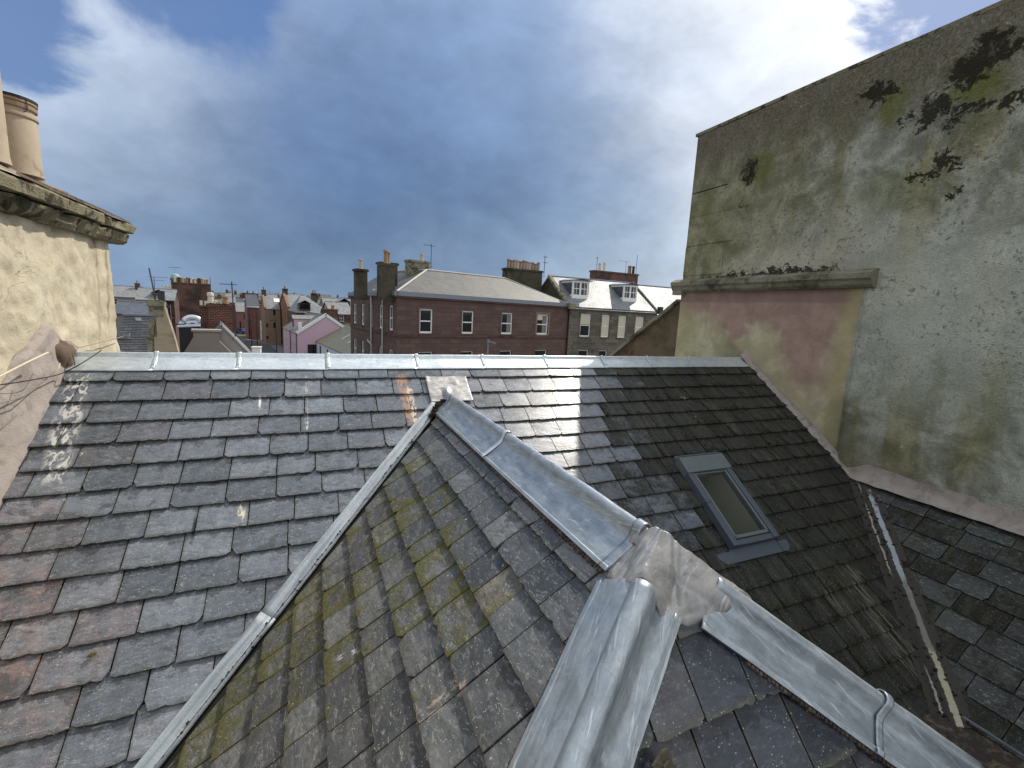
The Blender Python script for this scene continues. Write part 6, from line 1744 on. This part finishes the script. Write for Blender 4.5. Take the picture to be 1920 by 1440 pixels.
q = wallpt_h(O_, 259, 599, 2.2); m = MB(); m.box(q.x - .1, q.x + .1, q.y, q.y + .2, q.z - .15, q.z + .05); m.build('roof_vent', 'pipe_white', O_.root)
q = wallpt_h(O_, 233, 628, 1.2); m = MB(); m.box(q.x - .25, q.x + .2, q.y - .2, q.y + .4, q.z - .4, q.z + .1); m.build('rooflight', 'far_slate_wet', O_.root)
n0 = at(268, 660, 19.0); n1 = on_wall(336, 660, n0, dX)
N_ = House('gable_chimney', 'steep cream gable rising to a chimney with a mossy cap, beside stepped slates', 'chimney', n0, n1, .75, 'buff_render', 'mossy_stone')
pt = lambda px, py, t=0.0: wallpt_h(N_, px, py, t)
fl = [pt(284, 660), pt(334, 660), pt(326, 630), pt(319, 608), pt(307, 573), pt(293, 575), pt(292, 592), pt(287, 615)]
fl = [V((p.x, 0, p.z)) for p in fl]
low = [V((fl[0].x - .25, 0, 0)), V((fl[1].x + .3, 0, 0))]
m = MB(); poly = [low[0], low[1]] + fl[1:] + [fl[0]]
m.poly(poly); m.poly([p + V((0, .75, 0)) for p in reversed(poly)])
for i in range(len(poly)):
    a, b = poly[i], poly[(i + 1) % len(poly)]; m.poly([a, a + V((0, .75, 0)), b + V((0, .75, 0)), b])
m.build('wall', 'buff_render', N_.root)
m = MB(); sid = [pt(276, 660), pt(280, 632), pt(291, 600), pt(291, 594)]
prev_ = None
for i in range(3):
    a, b = sid[i], sid[i + 1]; c, d = fl[0] if i == 0 else fl[-1], fl[-1] if i == 0 else fl[-2]
    m = MB(); m.slab([(a.x, -.03, a.z), (c.x + .03, -.03, c.z), (d.x + .03, -.03, d.z), (b.x, -.03, b.z)], .02)
    m.box(min(a.x, b.x), d.x, .0, .7, b.z - (b.z - a.z) * .99, b.z) if abs(b.z - a.z) > .05 else None
    m.build('skew_stone', 'mossy_stone', N_.root)
a, b = pt(275, 566), pt(308, 574); m = MB(); m.box(a.x + .05, b.x - .05, -.05, .8, pt(290, 592).z, pt(290, 574).z - .001); m.build('stack', 'mossy_stone', N_.root)
m = MB(); m.box(a.x, b.x, -.12, .87, pt(290, 574).z, pt(290, 565).z); m.build('cap_stone', 'mossy_stone', N_.root)
m = MB(); m.box(a.x + .1, b.x - .12, -.03, .78, pt(290, 565).z + .001, pt(290, 562).z); m.build('cap_stone', 'mossy_stone', N_.root)
q = pt(297, 563, .3); 
m = MB(); m.box(q.x + .0, q.x + .22, .2, .5, q.z, pt(300, 545).z); m.build('flue_pipe', 'dark_frame', N_.root)
q = world(N_, (pt(291, 564).x, .3, pt(291, 564).z)); tp = at(279.5, 503, 19.3)
antenna('leaning dark antenna pole above the mossy chimney cap', q, (tp - q).z, [], tilt=((tp - q).x, (tp - q).y), r=.03)
q = at(291.5, 560, 60); antenna('faint tv antenna on a far roof right of the leaning pole', q, at(291.5, 519, 60).z - q.z, [(2.8, 2.2, 0), (2.4, 1.6, 0)], r=.035)
q = at(396, 560, 57); antenna('thin bare pole at the right end of the chimney pot row', q, at(396, 520, 57).z - q.z, [], r=.035)
# P: black clad box with sheet-metal roof and duct
Pb = cross_house('plant_room', 'black clad rooftop box with a sheet-metal roof and a fat curved duct', 336, 375, 630, 33, 3.4, 'black_clad', 'sheet_metal', 'rooftop plant')
ze = Pb.sz(352, 613)[1]; Pb.body(ze, None); zr = wallpt_h(Pb, 352, 602, 3.2).z
m = MB(); m.slab([(-.1, -.1, ze), (Pb.L + .3, -.1, ze + .1), (Pb.L + .3, 3.3, zr + .1), (-.1, 3.3, zr)], .06); m.build('roof', 'sheet_metal', Pb.root)
q = wallpt_h(Pb, 361, 605, 1.6); m = MB(); m.tube([q + V((.55 * cos(a), 0, .42 * sin(a))) for a in [pi - k * pi / 8 for k in range(9)]], .20, 10); m.build('duct', 'duct_metal', Pb.root, smooth=True)
m = MB(); m.tube([q + V((-1.4, -.6, -.12)), q + V((-.5, -.6, -.12)), q + V((-.4, -.6, .0))], .05, 6); m.tube([q + V((-.1, -.9, 0.0)), q + V((.15, -.9, .0))], .05, 6); m.build('pipe', 'black_clad', Pb.root)
# L: old red brick chimney stack (near), its pots and aerial pole
Lc = cross_house('brick_chimney', 'large weathered red brick chimney stack with moss along its top', 390, 436, 600, 29, 1.1, 'brick_red', 'brick_red', 'chimney')
zt = Lc.sz(412, 570)[1]
m = MB(); m.box(0, Lc.L, 0, 1.1, 0, zt - .3); m.build('stack', 'brick_red', Lc.root)
for k in range(4):
    e = (.03, .06, .09, .05)[k]; m = MB(); m.box(-e, Lc.L + e, -e, 1.1 + e, zt - .3 + k * .075, zt - .3 + (k + 1) * .075 - .004); m.build('brick_course', 'brick_red', Lc.root)
m = MB(); m.grid(lambda i, j: (.1 + (Lc.L - .2) * i, .05 + j, zt + .03 + .03 * fbm(V((i * 5, j * 3, 0)), 1, 3)), 20, 6); m.build('moss', 'moss_tuft', Lc.root)
q = Lc.sz(374, 575)[0]; m = MB(); m.box(q, -.003, .2, 1.0, 0, Lc.sz(380, 575)[1]); m.build('stack', 'brick_red', Lc.root)
m = MB(); m.box(q - .06, -.004, .14, 1.06, Lc.sz(380, 576)[1] + .001, Lc.sz(380, 573.5)[1]); m.build('brick_course', 'brick_red', Lc.root)
for px, r_, h_, mt in ((395, .16, .72, 'pot_pale'), (404, .10, .2, 'pot_pale'), (423, .15, .55, 'pot_orange'), (408, .12, .12, 'pot_buff')):
    x = Lc.sz(px, 569)[0]; m = MB(); m.lathe((x, .5, zt), [(r_ * 1.2, 0), (r_ * 1.15, .08), (r_ * .95, h_ * .62), (r_ * 1.15, h_ * .66), (r_ * 1.15, h_ * .9), (r_ * .8, h_)], 12); m.build('chimney_pot', mt, Lc.root, smooth=True, auto=.7)
q = at(440.5, 622, 27.5); antenna('tall dark aerial pole rising at the right side of the brick chimney', q, at(437.5, 529, 27.5).z - q.z, [(at(437.5, 534, 27.5).z - q.z, .9, pi)], tilt=(-.05, 0), r=.035)
# M: grey rendered gable with coping and pale slate roof
Mh = cross_house('rendered_house', 'grey rendered house with flat chimney gable and light roof before the bricks', 350, 470, 650, 24, 9, 'grey_render', 'far_slate_grey')
a = wallpt_h(Mh, 362, 622, 0); b = wallpt_h(Mh, 411, 622, 0); pk = wallpt_h(Mh, 415, 608, 1.4); e0 = wallpt_h(Mh, 344, 662, .0); e1 = wallpt_h(Mh, 440, 668, 0.0); fr_ = wallpt_h(Mh, 470, 664, 1.4)
m = MB(); poly = [V((e0.x, 0, 0)), V((e1.x + .4, 0, 0)), V((e1.x, 0, e1.z)), V((b.x, 0, wallpt_h(Mh, 413, 640, 0).z)), V((b.x, 0, b.z)), V((a.x, 0, a.z)), V((a.x, 0, wallpt_h(Mh, 361, 632, 0).z)), V((e0.x, 0, e0.z))]
m.poly(poly); m.poly([p + V((0, .7, 0)) for p in reversed(poly)])
for i in range(len(poly)):
    p, q = poly[i], poly[(i + 1) % len(poly)]; m.poly([p, p + V((0, .7, 0)), q + V((0, .7, 0)), q])
m.build('gable', 'grey_render', Mh.root)
m = MB(); m.box(a.x - .08, b.x + .1, -.08, .78, b.z + .001, b.z + .1); m.build('coping', 'mortar_grey', Mh.root)
zz = lambda x: pk.z - (abs(x - pk.x)) * (pk.z - fr_.z) / (fr_.x - pk.x)
m = MB(); m.slab([(pk.x, .75, pk.z), (pk.x, 7, pk.z), (fr_.x + 1.5, 7, zz(fr_.x + 1.5)), (fr_.x + 1.5, .75, zz(fr_.x + 1.5))], .08); m.build('roof', 'far_slate_grey', Mh.root)
m = MB(); x0 = pk.x - 3.5; m.slab([(x0, .75, zz(x0)), (x0, 7, zz(x0)), (pk.x, 7, pk.z), (pk.x, .75, pk.z)], .08); m.build('roof', 'far_slate_dark', Mh.root)
m = MB(); m.poly([(x0, .8, 0), (fr_.x + 1.5, .8, 0), (fr_.x + 1.5, .8, zz(fr_.x + 1.5) - .1), (pk.x, .8, pk.z - .1), (x0, .8, zz(x0) - .1)]); m.build('wall', 'light_slate', Mh.root)
m = MB()
for sg in (1, -1):
    xe = pk.x + sg * 3.2; m.slab([(pk.x, 6.6, pk.z + .12), (xe, 6.6, zz(xe) + .12), (xe, 7.0, zz(xe) + .12), (pk.x, 7.0, pk.z + .12)], .2)
m.build('skew_coping', 'stone_dark', Mh.root)
# plain lump of wall that closes the gap under the peak
# ---- street: asphalt, pavements, bay box, poles, cars
m = MB(); P = lambda px, py: on_plane(px, py, V((0, 0, GZ)), ZZ)
def ribbon(pts, w, z, name, mat):
    m = MB(); pts = [V((p.x, p.y, 0)) for p in pts]; L = []; R_ = []
    for i, p in enumerate(pts):
        d = (pts[min(i + 1, len(pts) - 1)] - pts[max(i - 1, 0)]).normalized(); n = V((-d.y, d.x, 0)); L.append(p + n * w / 2 + ZZ * z); R_.append(p - n * w / 2 + ZZ * z)
    for i in range(len(pts) - 1): m.quad(R_[i], R_[i + 1], L[i + 1], L[i])
    return m
base = C0 - dX * 6.5; cl = [base - dS * 60, base + dS * 0, base + dS * 40, base + dS * 75, base + dS * 90 - dX * 5, base + dS * 120 - dX * 17, base + dS * 160 - dX * 34, base + dS * 230 - dX * 60]
ribbon(cl, 9.0, GZ + .0, 'street', 'street_asphalt').struct('street', 'street_asphalt')
for sg in (-1, 1):
    pts = [p + (V((-1, 0, 0)) * 0) for p in cl]
    mm = MB(); q = [V((p.x, p.y, 0)) for p in cl]
    for i in range(len(q) - 1):
        d = (q[i + 1] - q[i]).normalized(); n = V((-d.y, d.x, 0)) * sg
        a, b = q[i] + n * 4.5, q[i + 1] + n * 4.5; c, e = q[i] + n * 6.0, q[i + 1] + n * 6.0
        mm.slab([p + ZZ * (GZ + .12) for p in (a, b, e, c)], .14)
    mm.struct('pavement', 'pavement_grey')
b = P(482, 656); t = thing('bay_box', 'pale flat box with a cream lid just left of the pink house', 'roof box', at(481, 662, 30))
m = MB(); w = 14 * 30 / FPX; m.box(-w / 2, w / 2, -.2, .5, 0, at(481, 652, 30).z - at(481, 662, 30).z); m.build('box', 'white_paint', t)
m = MB(); h = at(481, 652, 30).z - at(481, 662, 30).z; m.box(-w / 2 - .04, w / 2 + .04, -.24, .54, h + .001, h + .06); m.build('lid', 'blind', t)
for px, y0, y1, dep, lab in ((482.5, 579, 642, 92, 'first dark lamp pole on the distant street, by the red house'), (519, 600, 662, 60, 'second dark lamp pole nearer, in front of the brown harled house'), (472, 600, 640, 88, 'short thin sign pole on the distant pavement')):
    p = at(px, y1, dep); top = at(px, y0, dep); t = thing('lamp_post', lab, 'lamp post', V((p.x, p.y, GZ)))
    h = top.z - GZ; m = MB(); m.tube([(0, 0, 0), (0, 0, h)], [.11, .06], 6); m.build('pole', 'dark_frame', t)
    m = MB(); m.obox((-.3, 0, h), V((.45, 0, .03)), V((0, .1, 0)), V((0, 0, .07))); m.build('lamp_head', 'dark_frame', t)
def car(label, px, py, mat, rz):
    p = P(px, py); t = thing('parked_car', label, 'car', V((p.x, p.y, GZ + .0)), rz, 'cars parked on the distant street')
    m = MB()
    side = [(-2.1, .35), (-2.1, .85), (-1.2, .95), (-.6, 1.42), (.9, 1.45), (1.6, .98), (2.1, .9), (2.15, .35)]
    m.poly([(x, -.85, z) for x, z in side]); m.poly([(x, .85, z) for x, z in reversed(side)])
    for i in range(len(side)):
        a, b = side[i], side[(i + 1) % len(side)]; m.poly([(a[0], -.85, a[1]), (a[0], .85, a[1]), (b[0], .85, b[1]), (b[0], -.85, b[1])])
    m.build('body', mat, t)
    m = MB(); m.box(-.95, 1.15, -.86, .86, .98, 1.32); m.build('side_window', 'pane_dark', t)
    for x in (-1.35, 1.35):
        for y in (-.78, .78):
            m = MB(); m.lathe((0, 0, 0), [(.31, -.1), (.31, .1)], 12); m.v = [V((p.x + x, p.z + y, p.y + .31)) for p in m.v]; m.build('wheel', 'tyre_black', t)
az = atan2(dS.y, dS.x)
car('blue car parked at the foot of the distant red house', 456, 626, 'car_blue', az + .5)
car('dark car parked beyond the blue car', 447, 618, 'car_dark', az + .6)

# ---- far skyline: small plain houses
rnd = random.Random(77); k = 0
for (x0, x1, ytop, dep, n) in ((398, 470, 553, 190, 7), (440, 660, 556, 230, 12), (216, 330, 552, 260, 5), (560, 665, 562, 130, 4), (400, 450, 560, 130, 4)):
    for i in range(n):
        px = x0 + (x1 - x0) * (i + rnd.uniform(.1, .9)) / n; w = rnd.uniform(14, 26); py = ytop + rnd.uniform(-2, 5)
        dd = dep * rnd.uniform(.85, 1.15)
        Hh = cross_house('distant_house', 'distant low grey roofed house on the skyline of the town', px - w / 2, px + w / 2, py + 6, dd, 8, rnd.choice(['brown_harl', 'grey_render', 'stone_red_dark', 'red_sandstone_far']), rnd.choice(['far_slate_grey', 'far_slate_brown', 'far_slate_moss', 'far_slate_dark']), group='distant houses on the skyline')
        hz = py + 5; ze = Hh.sz(px, hz)[1]; zr = wallpt_h(Hh, px, py - 2, 4).z; ze = max(2.5, ze); zr = max(zr, ze + 1.5)
        rr = [(q, q + .9, ze - 1.8, ze - .6) for q in (Hh.L * .2, Hh.L * .65)] if Hh.L > 3 else []
        Hh.body(ze, zr, front=rr); Hh.roof(ze, zr)
        for r in rr: Hh.window((0, 0, 0), XX, r, sill=False)
        if rnd.random() < .6: Hh.chimney(rnd.choice((.5, Hh.L - .5)), 4, .8, .8, zr - 1, zr + 1.0, [(-.2, 0), (.2, 0)], rnd.choice(['stone_dark', 'stone_red_dark']))
print('objects', len(bpy.data.objects))
